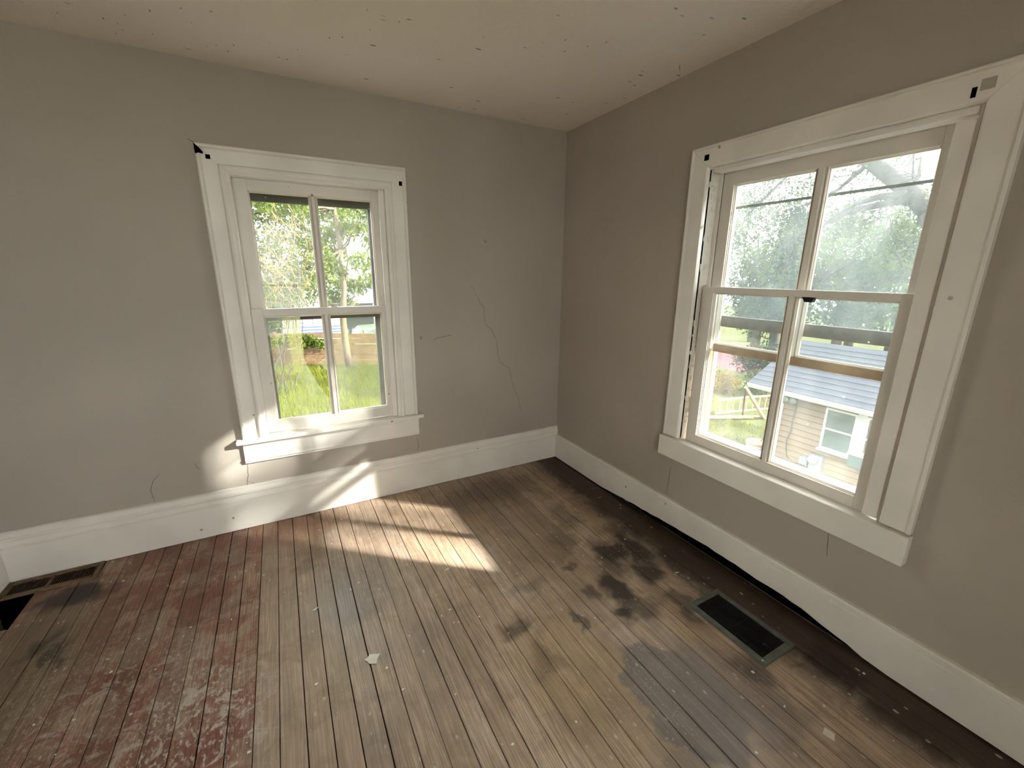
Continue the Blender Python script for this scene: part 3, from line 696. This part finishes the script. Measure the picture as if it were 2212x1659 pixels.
# board fence
FA, FB = Vector((-6.5, 21.2)), Vector((6.0, 15.0)); fd = (FB - FA); FL = fd.length; fd = fd / FL; fn = Vector((-fd.y, fd.x))
if fn.y > 0: fn = -fn
def FX(u, n, z): q = FA + fd * u + fn * n; return (q.x, q.y, z)
fe = empty('board_fence', (0, 18, GZ)); tag(fe, 'weathered horizontal board fence across the back of the lawn', 'fence')
nb = 6
for i in range(nb + 1): MB(FX).box(i * FL / nb - .05, i * FL / nb + .05, -.12, -.02, GZ - .1, GZ + 1.55).build('post', M['fencewood'], fe)
for i in range(nb):
    for k in range(6):
        z = GZ + .06 + k * .245; t0, t1 = R_.uniform(-.015, .015), R_.uniform(-.015, .015); u0, u1 = i * FL / nb + .01, (i + 1) * FL / nb - .01; nn = R_.uniform(0, .015)
        MB(FX).add([(u0, nn, z + t0), (u1, nn, z + t1), (u1, nn, z + .222 + t1), (u0, nn, z + .222 + t0), (u0, nn + .02, z + t0), (u1, nn + .02, z + t1), (u1, nn + .02, z + .222 + t1), (u0, nn + .02, z + .222 + t0)],
                   [(3,2,1,0),(4,5,6,7),(0,1,5,4),(1,2,6,5),(2,3,7,6),(3,0,4,7)]).build('board', M['fencewood'], fe)
vn = leaf_mesh('fence_vine', [ony(px, py, 18.0) for px, py in [(650, 728), (665, 735), (680, 738), (695, 742), (655, 745), (600, 740), (615, 735)]], [(.5, .25, .22)] * 7, 160, .12, M['leaf_bright'], asp=.7)
tag(vn, 'yellow green vine growing over the top of the fence', 'vine', kind='stuff')
br = leaf_mesh('weeds', [ony(px, py, 16.0) for px, py in [(600, 815), (625, 820), (650, 825), (680, 835), (700, 835), (640, 835)]], [(.5, .5, .25)] * 6, 140, .10, M['leaf_gold'], asp=.5)
tag(br, 'dry straw coloured weeds at the foot of the fence', 'weeds', kind='stuff')

def tree(name, label, base, trunk_pts, r0, r1, branches, clusters, crad, count, lsize, leaf, bark, group=None, asp=.45, droop=.3):
    e = empty(name, base); tag(e, label, 'tree', group)
    mb = MB(); n = len(trunk_pts) - 1; mb.tube(trunk_pts, taper(r0, r1, n), 10)
    mb.build('trunk', bark, e, smooth=True)
    for (a, b, ra, rb) in branches:
        m = 6; MB().tube(wiggle(a, b, m, .05), taper(ra, rb, m), 6).build('branch', bark, e, smooth=True)
    leaf_mesh('foliage', clusters, [crad] * len(clusters), count, lsize, leaf, e, asp, droop)
    return e
# leafy tree by the fence (north yard)
YT = 16.6
tb = Vector((.50, YT + .3, GZ))
cl = [ony(px, py, YT + R_.uniform(-1.2, 1.2)) for px, py in [(700, 445), (735, 460), (770, 445), (715, 500), (745, 495), (790, 490), (700, 560), (720, 580), (690, 600), (740, 610), (770, 615), (800, 600), (715, 640), (745, 650), (780, 560), (640, 440), (600, 440), (660, 455), (680, 620), (690, 520), (570, 430), (810, 520), (725, 545), (800, 450)]]
tk = [tb, ony(746, 740, YT + .2), ony(741, 690, YT + .1), ony(743, 620, YT), ony(735, 540, YT), ony(722, 450, YT), ony(715, 380, YT)]
tree('box_elder_tree', 'bright green leafy tree with slim trunk before the board fence', tb, tk, .17, .05,
     [(tk[3], c, .05, .012) for c in cl[:4]] + [(tk[4], c, .045, .010) for c in cl[4:9]] + [(tk[2], c, .05, .012) for c in cl[9:14]] + [(tk[5], c, .05, .01) for c in cl[15:18]], cl, (.55, .6, .40), 180, .24, M['leaf_bright'], M['bark'], asp=.34, droop=.8)
# straw coloured tangle on the left
e = empty('twiggy_shrub', ony(600, 800, 14.0)); e.location.z = GZ; tag(e, 'large tangled shrub of straw yellow twigs before the white garage', 'shrub')
bs_ = Vector(e.location); mb = MB()
for i in range(150):
    t = ony(R_.uniform(555, 690), R_.uniform(500, 700), 14 + R_.uniform(-1, 1)); s_ = t + Vector((R_.uniform(-.9, .5), R_.uniform(-.3, .3), R_.uniform(-.2, 1.1)))
    mb.tube(wiggle(s_, t, 5, .10), taper(.012, .005, 5), 5)
mb.build('twigs', M['twig'], e); mb = MB()
for i in range(9):
    t = ony(R_.uniform(560, 690), R_.uniform(460, 620), 14 + R_.uniform(-1, 1)); mb.tube(wiggle(bs_ + Vector((R_.uniform(-.4, .4), R_.uniform(-.3, .3), 0)), t, 7, .06, -.1), taper(.022, .008, 7), 5)
mb.build('stems', M['barkdark'], e)
leaf_mesh('foliage', [ony(px, py, 14.2) for px, py in [(580, 520), (610, 540), (640, 530), (570, 570), (600, 600), (640, 590), (660, 560), (580, 640), (650, 640), (620, 660), (600, 690)]], [(.55, .6, .45)] * 11, 150, .10, M['leaf_fresh'], e, .4)
leaf_mesh('foliage', [ony(px, py, 14.2) for px, py in [(575, 560), (600, 590), (640, 560), (590, 640)]], [(.5, .5, .45)] * 4, 70, .10, M['leaf_gold'], e, .4)
tbk = ony(560, 800, 23.6); tbk.z = GZ
tree('maple_tree', 'soft green tree behind the straw yellow shrub', tbk, [tbk, tbk + Vector((.2, 0, 2.5)), tbk + Vector((.5, 0, 6))], .2, .08, [(tbk + Vector((.2, 0, 2.5)), ony(640, 480, 23.6), .07, .02), (tbk + Vector((.3, 0, 3.5)), ony(600, 420, 23.6), .07, .02)],
     [ony(px, py, 23.6 + R_.uniform(-.3, .3)) for px, py in [(560, 450), (600, 470), (640, 500), (660, 540), (590, 520), (560, 560), (630, 570), (670, 590), (600, 620), (560, 640), (640, 640), (680, 470), (590, 700), (570, 740), (620, 720)]], (1.1, .6, .85), 420, .26, M['leaf_fresh'], M['bark'])

# neighbour's house behind the fence
YH = 26.0
hs = empty('neighbour_house', (4.5, YH, GZ)); tag(hs, 'tall white sided house with pale blue porch roof behind the fence', 'house')
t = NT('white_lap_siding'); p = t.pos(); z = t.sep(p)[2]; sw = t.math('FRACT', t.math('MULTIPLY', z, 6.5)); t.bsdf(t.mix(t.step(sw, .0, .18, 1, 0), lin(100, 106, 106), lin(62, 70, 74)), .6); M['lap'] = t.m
MB().box(1.3, 9.5, YH, YH + 7, GZ, 4.4).build('wall', M['lap'], hs)
MB().loft([(0.9, YH - .4, 4.3), (9.9, YH - .4, 4.3), (9.9, YH + 3.5, 6.6), (.9, YH + 3.5, 6.6)], [(0.9, YH - .4, 4.42), (9.9, YH - .4, 4.42), (9.9, YH + 3.5, 6.72), (.9, YH + 3.5, 6.72)]).build('roof', M['shingle'], hs)
def house_window(par, xf, u0, u1, z0, z1, n, fr, gl, w=.07):
    wf = MB(xf); wf.box(u0, u0 + w, n - .05, n + .02, z0, z1); wf.box(u1 - w, u1, n - .05, n + .02, z0, z1); wf.box(u0 + w, u1 - w, n - .05, n + .02, z1 - w, z1); wf.box(u0 + w, u1 - w, n - .05, n + .02, z0, z0 + w); wf.box(u0 + w, u1 - w, n - .04, n + .02, (z0 + z1) / 2 - w * .4, (z0 + z1) / 2 + w * .4)
    o = wf.build('window', fr, par); MB(xf).box(u0 + w, u1 - w, n - .02, n + .01, z0 + w, z1 - w).build('pane', gl, o); return o
house_window(hs, NX, 1.95, 2.68, 2.25, 3.50, YH, M['white'], M['teal'])
MB().box(1.70, 1.93, YH - .06, YH + .01, 2.2, 3.55).build('shutter', M['greenbox'], hs); MB().box(2.70, 2.93, YH - .06, YH + .01, 2.2, 3.55).build('shutter', M['greenbox'], hs)
house_window(hs, NX, 4.6, 5.5, 2.25, 3.50, YH, M['white'], M['teal'])
MB().loft([(1.0, 23.4, -.25), (6.5, 23.4, -.25), (6.5, YH, .55), (1.0, YH, .55)], [(1.0, 23.4, -.15), (6.5, 23.4, -.15), (6.5, YH, .65), (1.0, YH, .65)]).build('porch_roof', M['porchblue'], hs)
for x in (1.2, 3.0, 4.8, 6.3): MB().box(x - .06, x + .06, 23.5, 23.62, GZ, -.24).build('porch_post', M['white'], hs)
gg = empty('white_garage', (-4.5, 25, GZ)); tag(gg, 'low white garage beyond the straw yellow shrub', 'garage')
MB().box(-9, -.6, 25, 30, GZ, .7).build('wall', M['lap'], gg)
MB().loft([(-9.3, 24.6, .65), (-.3, 24.6, .65), (-.3, 27.5, 1.6), (-9.3, 27.5, 1.6)], [(-9.3, 24.6, .75), (-.3, 24.6, .75), (-.3, 27.5, 1.7), (-9.3, 27.5, 1.7)]).build('roof', M['shingle'], gg)
house_window(gg, NX, -2.4, -1.6, -.6, .2, 25, M['white'], M['teal'])

# parked camper and car behind the fence
def wheel(par, xf, u, n, r):
    q = MB(); q.lathe((0, 0, 0), [(r * .5, -.10), (r, -.09), (r, .09), (r * .5, .10)], 18)
    o = MB(lambda a, b, c: xf(u + a, n + c, GZ + r + b)); o.v = []; o.f = []
    o.add(q.v, q.f); return o.build('wheel', M['rubber'], par)
cp = empty('camper_trailer', (-.2, 20.6, GZ)); tag(cp, 'white camper trailer with blue stripes parked behind the fence', 'trailer')
A = [(-1.35, GZ + .45), (1.2, GZ + .45), (1.35, GZ + .9), (1.35, GZ + 1.9), (1.05, GZ + 2.2), (-1.05, GZ + 2.2), (-1.35, GZ + 1.9)]
MB().loft([(u - .6, 20.6, z) for u, z in A], [(u - .6, 22.4, z) for u, z in A]).build('body', M['camperwhite'], cp, bevel=.05)
for z in (1.22, 1.36, 1.50): MB().box(-1.9, .7, 20.585, 20.605, GZ + z, GZ + z + .06).build('stripe', M['bluestripe'], cp)
house_window(cp, NX, -1.4, -.5, GZ + 1.62, GZ + 2.0, 20.6, M['alu'], M['winglass'], .04)
wheel(cp, NX, -.7, 20.75, .32)
car = empty('parked_car', (3.1, 20.4, GZ)); tag(car, 'sage green station wagon parked behind the fence', 'car')
A = [(-1.9, .35), (2.0, .35), (2.05, .62), (2.0, .85), (1.2, .98), (.75, 1.42), (-.2, 1.5), (-1.5, 1.45), (-1.85, .98), (-1.95, .7)]
MB().loft([(3.1 + u, 19.6, GZ + z) for u, z in A], [(3.1 + u, 21.2, GZ + z) for u, z in A]).build('body', M['carpaint'], car, bevel=.06)
for (a, b) in ((-1.45, -.75), (-.68, .0), (.07, .62)):
    MB().loft([(3.1 + a, 19.575, GZ + .98), (3.1 + b + (.25 if b > .5 else 0), 19.575, GZ + .98), (3.1 + b, 19.575, GZ + 1.36), (3.1 + a, 19.575, GZ + 1.38)], [(3.1 + a, 19.61, GZ + .98), (3.1 + b + (.25 if b > .5 else 0), 19.61, GZ + .98), (3.1 + b, 19.61, GZ + 1.36), (3.1 + a, 19.61, GZ + 1.38)]).build('window', M['winglass'], car)
wheel(car, NX, 3.1 - 1.2, 19.72, .31); wheel(car, NX, 3.1 + 1.3, 19.72, .31)

# ---- east side: sided wing with shed roof
X0, XE = 6.5, 6.15
wg = empty('sided_wing', (X0 + 2, -1, GZ)); tag(wg, 'low tan sided house wing with grey shingle roof', 'house')
eL = onx(1617, 826, XE); ez = eL.z; ye0 = eL.y; ye1 = -5.0; yc = 1.72
MB().box(X0 + .02, X0 + 4.5, ye1, yc, GZ - .1, ez - .02).build('wall_core', M['darkwood'], wg)  # dark colour shows between boards as painted shade lines under the laps
WY0, WY1, WZ0, WZ1 = .40, .89, -1.54, -.77        # window in the wing
hh = .112; k = 0; z = GZ + .25
MB().box(X0 - .02, X0 + .02, ye1, yc, GZ - .1, z).build('plinth', M['pot'], wg)
W2Y0, W2Y1 = -.45, .27
while z < ez - .06:
    z1 = min(z + hh, ez - .06)
    segs = [(ye1, yc)]
    if z1 > WZ0 and z < WZ1: segs = [(ye1, W2Y0), (WY1, yc)]
    for (a, b) in segs:
        MB().loft([(X0 + .02, a, z), (X0 - .026, a, z), (X0 + .002, a, z1 - .015), (X0 + .02, a, z1 - .015)], [(X0 + .02, b, z), (X0 - .026, b, z), (X0 + .002, b, z1 - .015), (X0 + .02, b, z1 - .015)]).build('siding_board', M['siding'], wg)
    z = z1
house_window(wg, EX, -WY1, -WY0, WZ0, WZ1, X0 - .0, M['white'], M['winglass'], .035)
house_window(wg, EX, -W2Y1 + .0, -W2Y0, WZ0, WZ1, X0 - .0, M['white'], M['winglass'], .035)
MB().box(X0 - .05, X0 + .02, W2Y1, WY0, WZ0 - .05, WZ1 + .03).build('corner_post', M['white'], wg)
MB().box(X0 - .07, X0 + .02, W2Y0 - .03, WY1 + .03, WZ0 - .04, WZ0).build('window_sill', M['white'], wg)
MB().box(X0 - .025, X0 + .02, yc - .09, yc + .01, GZ, ez - .04).build('corner_board', M['white'], wg)
RUN = 1.5
# roof: courses of shingles climbing away from the eave
rk = ony(1690, 757, ye0); sl_ = max(.18, min(.5, (rk.z - ez) / max(.3, rk.x - XE)))
MB().loft([(XE, ye1, ez - .03), (XE + RUN, ye1, ez - .03 + RUN * sl_), (XE + RUN, ye0 - .01, ez - .03 + RUN * sl_), (XE, ye0 - .01, ez - .03)], [(XE, ye1, ez + .005), (XE + RUN, ye1, ez + .005 + RUN * sl_), (XE + RUN, ye0 - .01, ez + .005 + RUN * sl_), (XE, ye0 - .01, ez + .005)]).build('roof_deck', M['white'], wg)
nr = 11; dx = RUN / nr
for i in range(nr):
    x0 = XE - .02 + i * dx; x1 = x0 + dx * 1.15; za = ez + .006 + (x0 - XE) * sl_; zb_ = ez + .006 + (x1 - XE) * sl_
    MB().loft([(x0, ye1, za + .006), (x0, ye1, za + .020), (x1, ye1, zb_ + .008), (x1, ye1, zb_)], [(x0, ye0, za + .006), (x0, ye0, za + .020), (x1, ye0, zb_ + .008), (x1, ye0, zb_)]).build('shingle_course', M['shingle'], wg)
MB().loft([(XE - .02, ye1, ez - .085), (XE + .0, ye1, ez - .085), (XE + .0, ye1, ez + .004), (XE - .05, ye1, ez + .004), (XE - .05, ye1, ez - .03)], [(XE - .02, ye0, ez - .085), (XE + .0, ye0, ez - .085), (XE + .0, ye0, ez + .004), (XE - .05, ye0, ez + .004), (XE - .05, ye0, ez - .03)]).build('gutter', M['white'], wg)
MB().loft([(XE, ye0 - .03, ez - .09), (XE + RUN, ye0 - .03, ez - .09 + RUN * sl_), (XE + RUN, ye0 - .03, ez + RUN * sl_), (XE, ye0 - .03, ez)], [(XE, ye0, ez - .09), (XE + RUN, ye0, ez - .09 + RUN * sl_), (XE + RUN, ye0, ez + RUN * sl_), (XE, ye0, ez)]).build('rake_board', M['white'], wg)
# electric meter, junction box, cable
em = empty('electric_meter', (X0 - .05, .88, -1.95)); tag(em, 'grey electric meter on the tan siding under the wing window', 'meter')
MB().loft([(X0 - .12, .76, -1.99), (X0 - .12, .97, -1.99), (X0 - .12, .97, -1.68), (X0 - .12, .76, -1.68)], [(X0 - .02, .76, -1.99), (X0 - .02, .97, -1.99), (X0 - .02, .97, -1.68), (X0 - .02, .76, -1.68)]).build('box', M['metergrey'], em, bevel=.01)
q = MB(); q.lathe((0, 0, 0), [(.075, 0), (.075, .05), (.06, .07), (.02, .075)], 20)
o = MB(lambda a, b, c: (X0 - .12 - c, .90 + a, -1.77 + b)); o.add(q.v, q.f); o.build('meter_dome', M['pot'], em, smooth=True)
MB().tube([(X0 - .06, .82, -1.99), (X0 - .06, .82, -2.4)], .02, 8).build('conduit', M['metergrey'], em)
jb = empty('junction_box', (X0 - .05, 1.08, -1.93)); tag(jb, 'small grey junction box beside the electric meter', 'box')
MB().box(X0 - .10, X0 - .02, 1.00, 1.15, -1.95, -1.80).build('box', M['metergrey'], jb, bevel=.008)
MB().box(X0 - .108, X0 - .10, 1.01, 1.14, -1.94, -1.81).build('cover', M['metergrey'], jb)
for i, y in enumerate((1.03, 1.08, 1.12)): MB().tube([(X0 - .05, y, -1.95), (X0 - .05, y + .02 * (i - 1), -2.05), (X0 - .05, y, -2.25)], .012, 6).build('conduit', M['wire'], jb)
cb = MB().tube([(X0 - .03, 1.40, ez - .10), (X0 - .03, 1.40, -1.0), (X0 - .03, 1.42, -1.2), (X0 - .03, 1.41, -1.4), (X0 - .03, 1.46, -1.6), (X0 - .03, 1.44, -1.8), (X0 - .03, 1.40, -1.93), (X0 - .03, 1.28, -1.99), (X0 - .03, 1.16, -1.98)], .010, 6).build('service_cable', M['wire'], None, smooth=True); tag(cb, 'dark service cable running down the tan siding to the junction box', 'cable')
fld = MB(); q = MB(); q.lathe((0, 0, 0), [(.03, 0), (.07, .10), (.065, .12), (.02, .12)], 16)
fl_ = empty('flood_light', (X0 - .1, 1.40, ez - .12)); tag(fl_, 'grey twin flood light under the eave of the wing', 'lamp')
for s_ in (-1, 1):
    o = MB(lambda a, b, c, s_=s_: (X0 - .10 - c * .7, 1.47 + s_ * .07 + a, ez - .17 - c * .4 + b)); o.add(q.v, q.f); o.build('lamp_head', M['vent'], fl_, smooth=True)
MB().box(X0 - .09, X0 - .012, 1.40, 1.54, ez - .20, ez - .10).build('bracket', M['vent'], fl_)
gb = empty('utility_box', (X0 - .1, .22, -1.6)); tag(gb, 'green grey utility box below the right window of the wing', 'box')
MB().box(X0 - .22, X0 - .03, .04, .36, -1.64, -1.42).build('box', M['greenbox'], gb, bevel=.01); MB().box(X0 - .24, X0 - .02, .02, .38, -1.42, -1.40).build('lid', M['pot'], gb)

# planter, ladder, leaning board, brush
pc = onz(1630, 986, GZ + .04)
pt = empty('stone_planter', (pc.x, pc.y, GZ)); tag(pt, 'pale stone planter standing on the lawn near the wing', 'planter')
MB().lathe((pc.x, pc.y, GZ - .03), [(.15, 0), (.18, .10), (.20, .26), (.22, .36), (.23, .38), (.23, .43), (.20, .43), (.19, .34)], 24).build('bowl', M['pot'], pt, smooth=True)
MB().lathe((pc.x, pc.y, GZ - .03), [(.232, .40), (.24, .41), (.24, .45), (.20, .45)], 24).build('rim', M['terracotta'], pt, smooth=True)
MB().tube([(pc.x + .05, pc.y, GZ + .35), (pc.x + .2, pc.y - .15, GZ + .7), (pc.x + .35, pc.y - .3, GZ + .95)], [.012, .010, .006], 6).build('stalk', M['bark'], pt)
a = onz(1546, 893, GZ + .06); b = onz(1672, 881, GZ + .06)
ld = empty('wooden_ladder', a.lerp(b, .5)); tag(ld, 'pale wooden ladder lying on its side behind the lawn', 'ladder')
up = Vector((0, 0, .42))
MB().tube([a, b], .035, 6).build('rail', M['lumber'], ld); MB().tube([a + up * 1.02, a.lerp(b, .5) + up * 1.05, b + up], .035, 6).build('rail', M['lumber'], ld)
for i in range(9): q = a.lerp(b, (i + .5) / 9); MB().tube([q, q + up], .018, 6).build('rung', M['lumber'], ld)
a = onz(1651, 906, GZ); b = onx(1610, 836, a.x - 1.2)
pl = MB(); dv = (b - a).normalized(); sv = Vector((.35, .94, 0)) * .09; tv = dv.cross(sv).normalized() * .03
pl.loft([tuple(a - sv - tv), tuple(a + sv - tv), tuple(a + sv + tv), tuple(a - sv + tv)], [tuple(b - sv * .6 - tv), tuple(b + sv * .3 - tv), tuple(b + sv * .3 + tv), tuple(b - sv * .6 + tv)])
po = pl.build('leaning_plank', M['lumber']); tag(po, 'pale plank leaning steeply in front of the lying ladder', 'plank')
pr_ = MB().tube([b + Vector((.02, .0, -.02)), Vector((b.x + .9, b.y + .5, GZ))], .03, 6).build('prop', M['fencewood'], po)
bp_ = empty('brush_pile', onz(1675, 885, GZ)); tag(bp_, 'pile of bare sticks behind the lying ladder', 'brush')
for i in range(16):
    c = onz(1662 + R_.uniform(-14, 24), 878 + R_.uniform(-4, 6), GZ); d = Vector((R_.uniform(-.5, .5), R_.uniform(-.5, .5), R_.uniform(.1, 1.0)))
    MB().tube(wiggle(c, c + d * 1.2, 4, .06), taper(.018, .008, 4), 5).build('stick', M['twig'], bp_)
for i in range(7):
    c = onz(1552 + 13 * i, 897 + (i % 2) * 3, GZ + .05); c.x -= .25
    o = MB().box(-.28, .28, -.04, .04, -.015, .015).build('scrap_board', M['lumber']); o.location = c; o.rotation_euler = (0, 0, -.55 + R_.uniform(-.15, .15)); tag(o, 'short pale scrap board lying at the lawn edge before the ladder', 'board', 'scrap boards at the lawn edge')
# shed with red roof, bushes
sx = 16.0; p0 = onx(1535, 830, sx); p1 = onx(1640, 830, sx)
sh = empty('garden_shed', (sx, (p0.y + p1.y) / 2, GZ)); tag(sh, 'brown garden shed with dark red roof beyond the lawn', 'shed')
zt = onx(1580, 803, sx).z
MB().box(sx, sx + 1.6, p1.y + .5, p0.y + 2, GZ, zt).build('wall', M['shedwood'], sh)
MB().loft([(sx - .3, p1.y + .2, zt), (sx - .3, p0.y + 2.3, zt), (sx + 1.6, p0.y + 2.3, zt + .75), (sx + 1.6, p1.y + .2, zt + .75)], [(sx - .3, p1.y + .2, zt + .1), (sx - .3, p0.y + 2.3, zt + .1), (sx + 1.6, p0.y + 2.3, zt + .85), (sx + 1.6, p1.y + .2, zt + .85)]).build('roof', M['redroof'], sh)
for i in range(8): y = p1.y + .5 + (p0.y + 1.4 - p1.y) * i / 8; MB().box(sx - .02, sx, y, y + .03, GZ, zt).build('batten', M['shedwood'], sh)
def bush(name, label, pts, plane, rad, n, size, leaf, cat='shrub', droop=.2):
    C = [onx(px, py, plane + R_.uniform(-.5, .5)) for px, py in pts]; base = Vector((sum(c.x for c in C) / len(C), sum(c.y for c in C) / len(C), GZ))
    e = empty(name, base); tag(e, label, cat)
    for i in range(5):
        MB().tube(wiggle(base, C[i % len(C)], 5, .05), taper(.05, .015, 5), 6).build('stem', M['barkdark'], e)
    leaf_mesh('foliage', C, [rad] * len(C), n, size, leaf, e, .5, droop); return e
bush('golden_shrub', 'golden leaved shrub in front of the brown shed', [(1560, 815), (1565, 835), (1575, 820), (1580, 835), (1555, 840), (1570, 825)], 12.0, (.4, .4, .35), 110, .12, M['leaf_gold'])
bush('holly_shrub', 'dark green shrub beside the roof of the wing', [(1600, 775), (1620, 770), (1640, 765), (1655, 775), (1615, 790), (1640, 790), (1665, 755)], 15.0, (.5, .5, .4), 200, .13, M['leaf_dark'])
bush('hedge_shrub', 'dull green hedge shrub between shed and wing', [(1620, 830), (1640, 840), (1655, 850), (1670, 845), (1660, 830), (1640, 820)], 13.4, (.5, .5, .4), 200, .12, M['leaf_mid'])
# trees on the east side
xv = 16.6
vb = onx(1690, 640, xv); vb = Vector((xv, vb.y, GZ))
VC = [onx(px, py, xv + R_.uniform(-.3, .3)) for px, py in [(1725, 475), (1715, 500), (1730, 510), (1705, 530), (1720, 540), (1700, 560), (1710, 580), (1690, 590), (1700, 610), (1685, 630), (1675, 650), (1735, 480), (1690, 660), (1680, 690)]]
tree('ivy_clad_tree', 'dark blue green ivy covered tree trunk behind the wing roof', vb, [vb, vb + Vector((0, .1, 3)), VC[0]], .22, .10, [], VC, (.48, .58, .58), 400, .13, M['leaf_dark'], M['barkdark'], asp=.8)
lb = Vector((12.5, -1.2, GZ))
P1 = onx(2060, 540, 12.2); P2 = onx(2010, 455, 12.); P3 = onx(1960, 410, 12.); P4 = onx(1875, 345, 12.); P5 = onx(1800, 280, 12.)
e = empty('spreading_oak', lb); tag(e, 'large bare limbed tree with thick forked limb behind the wing', 'tree')
MB().tube([lb, lb + Vector((0, .3, 2.5)), P1, P2], [.42, .36, .30, .27], 12).build('trunk', M['barkdark'], e, smooth=True)
MB().tube([P2, P3, P4, P5], [.24, .20, .17, .12], 10).build('limb', M['barkdark'], e, smooth=True)
def limb(pts, r0, r1):
    q = [onx(px, py, 12. + R_.uniform(-.3, .3)) for px, py in pts]; MB().tube(q, taper(r0, r1, len(q) - 1), 7).build('limb', M['barkdark'], e, smooth=True); return q
lims = [limb([(2000, 440), (1950, 432), (1890, 445), (1840, 455), (1790, 480), (1740, 505)], .13, .03), limb([(1955, 420), (1900, 425), (1850, 440), (1800, 470), (1770, 490)], .10, .02), limb([(1880, 350), (1850, 375), (1810, 410), (1770, 430), (1720, 450)], .07, .02),
        limb([(1990, 340), (1985, 380), (1960, 415)], .03, .06), limb([(1975, 325), (1972, 380), (1965, 410)], .02, .04), limb([(1920, 470), (1912, 500), (1925, 530), (1945, 560), (1950, 580)], .02, .012), limb([(1700, 380), (1650, 430), (1610, 470), (1590, 520)], .04, .015), limb([(1760, 480), (1700, 530), (1640, 560), (1600, 600)], .05, .02), limb([(1850, 560), (1800, 590), (1760, 620)], .04, .015), limb([(2000, 590), (1930, 600), (1880, 620)], .05, .02)]
mb = MB()
for i in range(170):
    q = R_.choice(R_.choice(lims)); d = Vector((R_.uniform(-.5, .5), R_.uniform(-.2, 1.2), R_.uniform(-.7, .35))) * R_.uniform(.5, 1.5)
    mb.tube(wiggle(q, q + d, 4, .08), taper(.016, .005, 4), 4)
tw = mb.build('twigs', M['barkdark'], e); tw['kind'] = 'stuff'
leaf_mesh('foliage', [onx(R_.uniform(1590, 2020), R_.uniform(360, 640), 12.4 + R_.uniform(-.6, .6)) for _ in range(60)] + [onx(R_.uniform(1590, 1900), R_.uniform(350, 470), 12.4 + R_.uniform(-.6, .6)) for _ in range(34)], [(.5, .6, .45)] * 94, 60, .10, M['leaf_pale'], e, .5)
FAR = [('pale_birch', 'pale green loose tree far behind the wing roof', 'leaf_pale', 19, 1600, 1700, 540, 700), ('linden_tree', 'soft green round tree far behind the spreading oak', 'leaf_mid', 21, 1740, 1900, 540, 690), ('willow_tree', 'yellow green tree far behind the thick limb', 'leaf_pale', 23, 1880, 2080, 500, 700), ('ash_tree', 'grey green tree behind the ivy covered trunk', 'leaf_mid', 25, 1560, 1780, 440, 640), ('poplar_tree', 'soft green tree top below the open sky', 'leaf_mid', 27, 1750, 2000, 460, 600)]
for (nm, lb_, lf, pln, xa, xb, ya, yb) in FAR:
    C = [onx(R_.uniform(xa, xb), R_.uniform(ya, yb), pln + R_.uniform(-.25, .25)) for _ in range(26)]
    cx_ = sum(c.y for c in C) / len(C); base = Vector((pln, cx_, GZ)); top = Vector((pln, cx_, sum(c.z for c in C) / len(C)))
    tree(nm, lb_, base, [base, base.lerp(top, .6), top], .25, .08, [(base.lerp(top, .6), c, .08, .02) for c in C[:5]], C, (.7, 1.3, .95), 210, .24, M[lf], M['bark'], asp=.5)
# tree south east of the house: its crown filters the sun that reaches the upper sash
q = Vector((0, -1.7, 1.42)) + Vector((1.13, -.94, .64)) * 6.0; sb = Vector((q.x + 1.2, q.y - .6, GZ))
R2 = random.Random(5)
C = [q + Vector((R2.uniform(-1.2, 1.2), R2.uniform(-1.2, 1.2), R2.uniform(-.02, .62))) for _ in range(38)]
tree('young_maple', 'young maple standing south of the tan sided wing', sb, [sb, sb + Vector((-.2, .1, 3.5)), sb + Vector((-.8, .4, 8.6))], .14, .05, [(sb + Vector((-.5, .2, 6.5)), c, .04, .01) for c in C[:8]], C, (.35, .35, .16), 130, .13, M['leaf_mid'], M['bark'])
for ob in list(bpy.data.objects):
    if ob.type == 'MESH' and ob.parent is None and 'label' not in ob and 'kind' not in ob: print('UNTAGGED', ob.name)
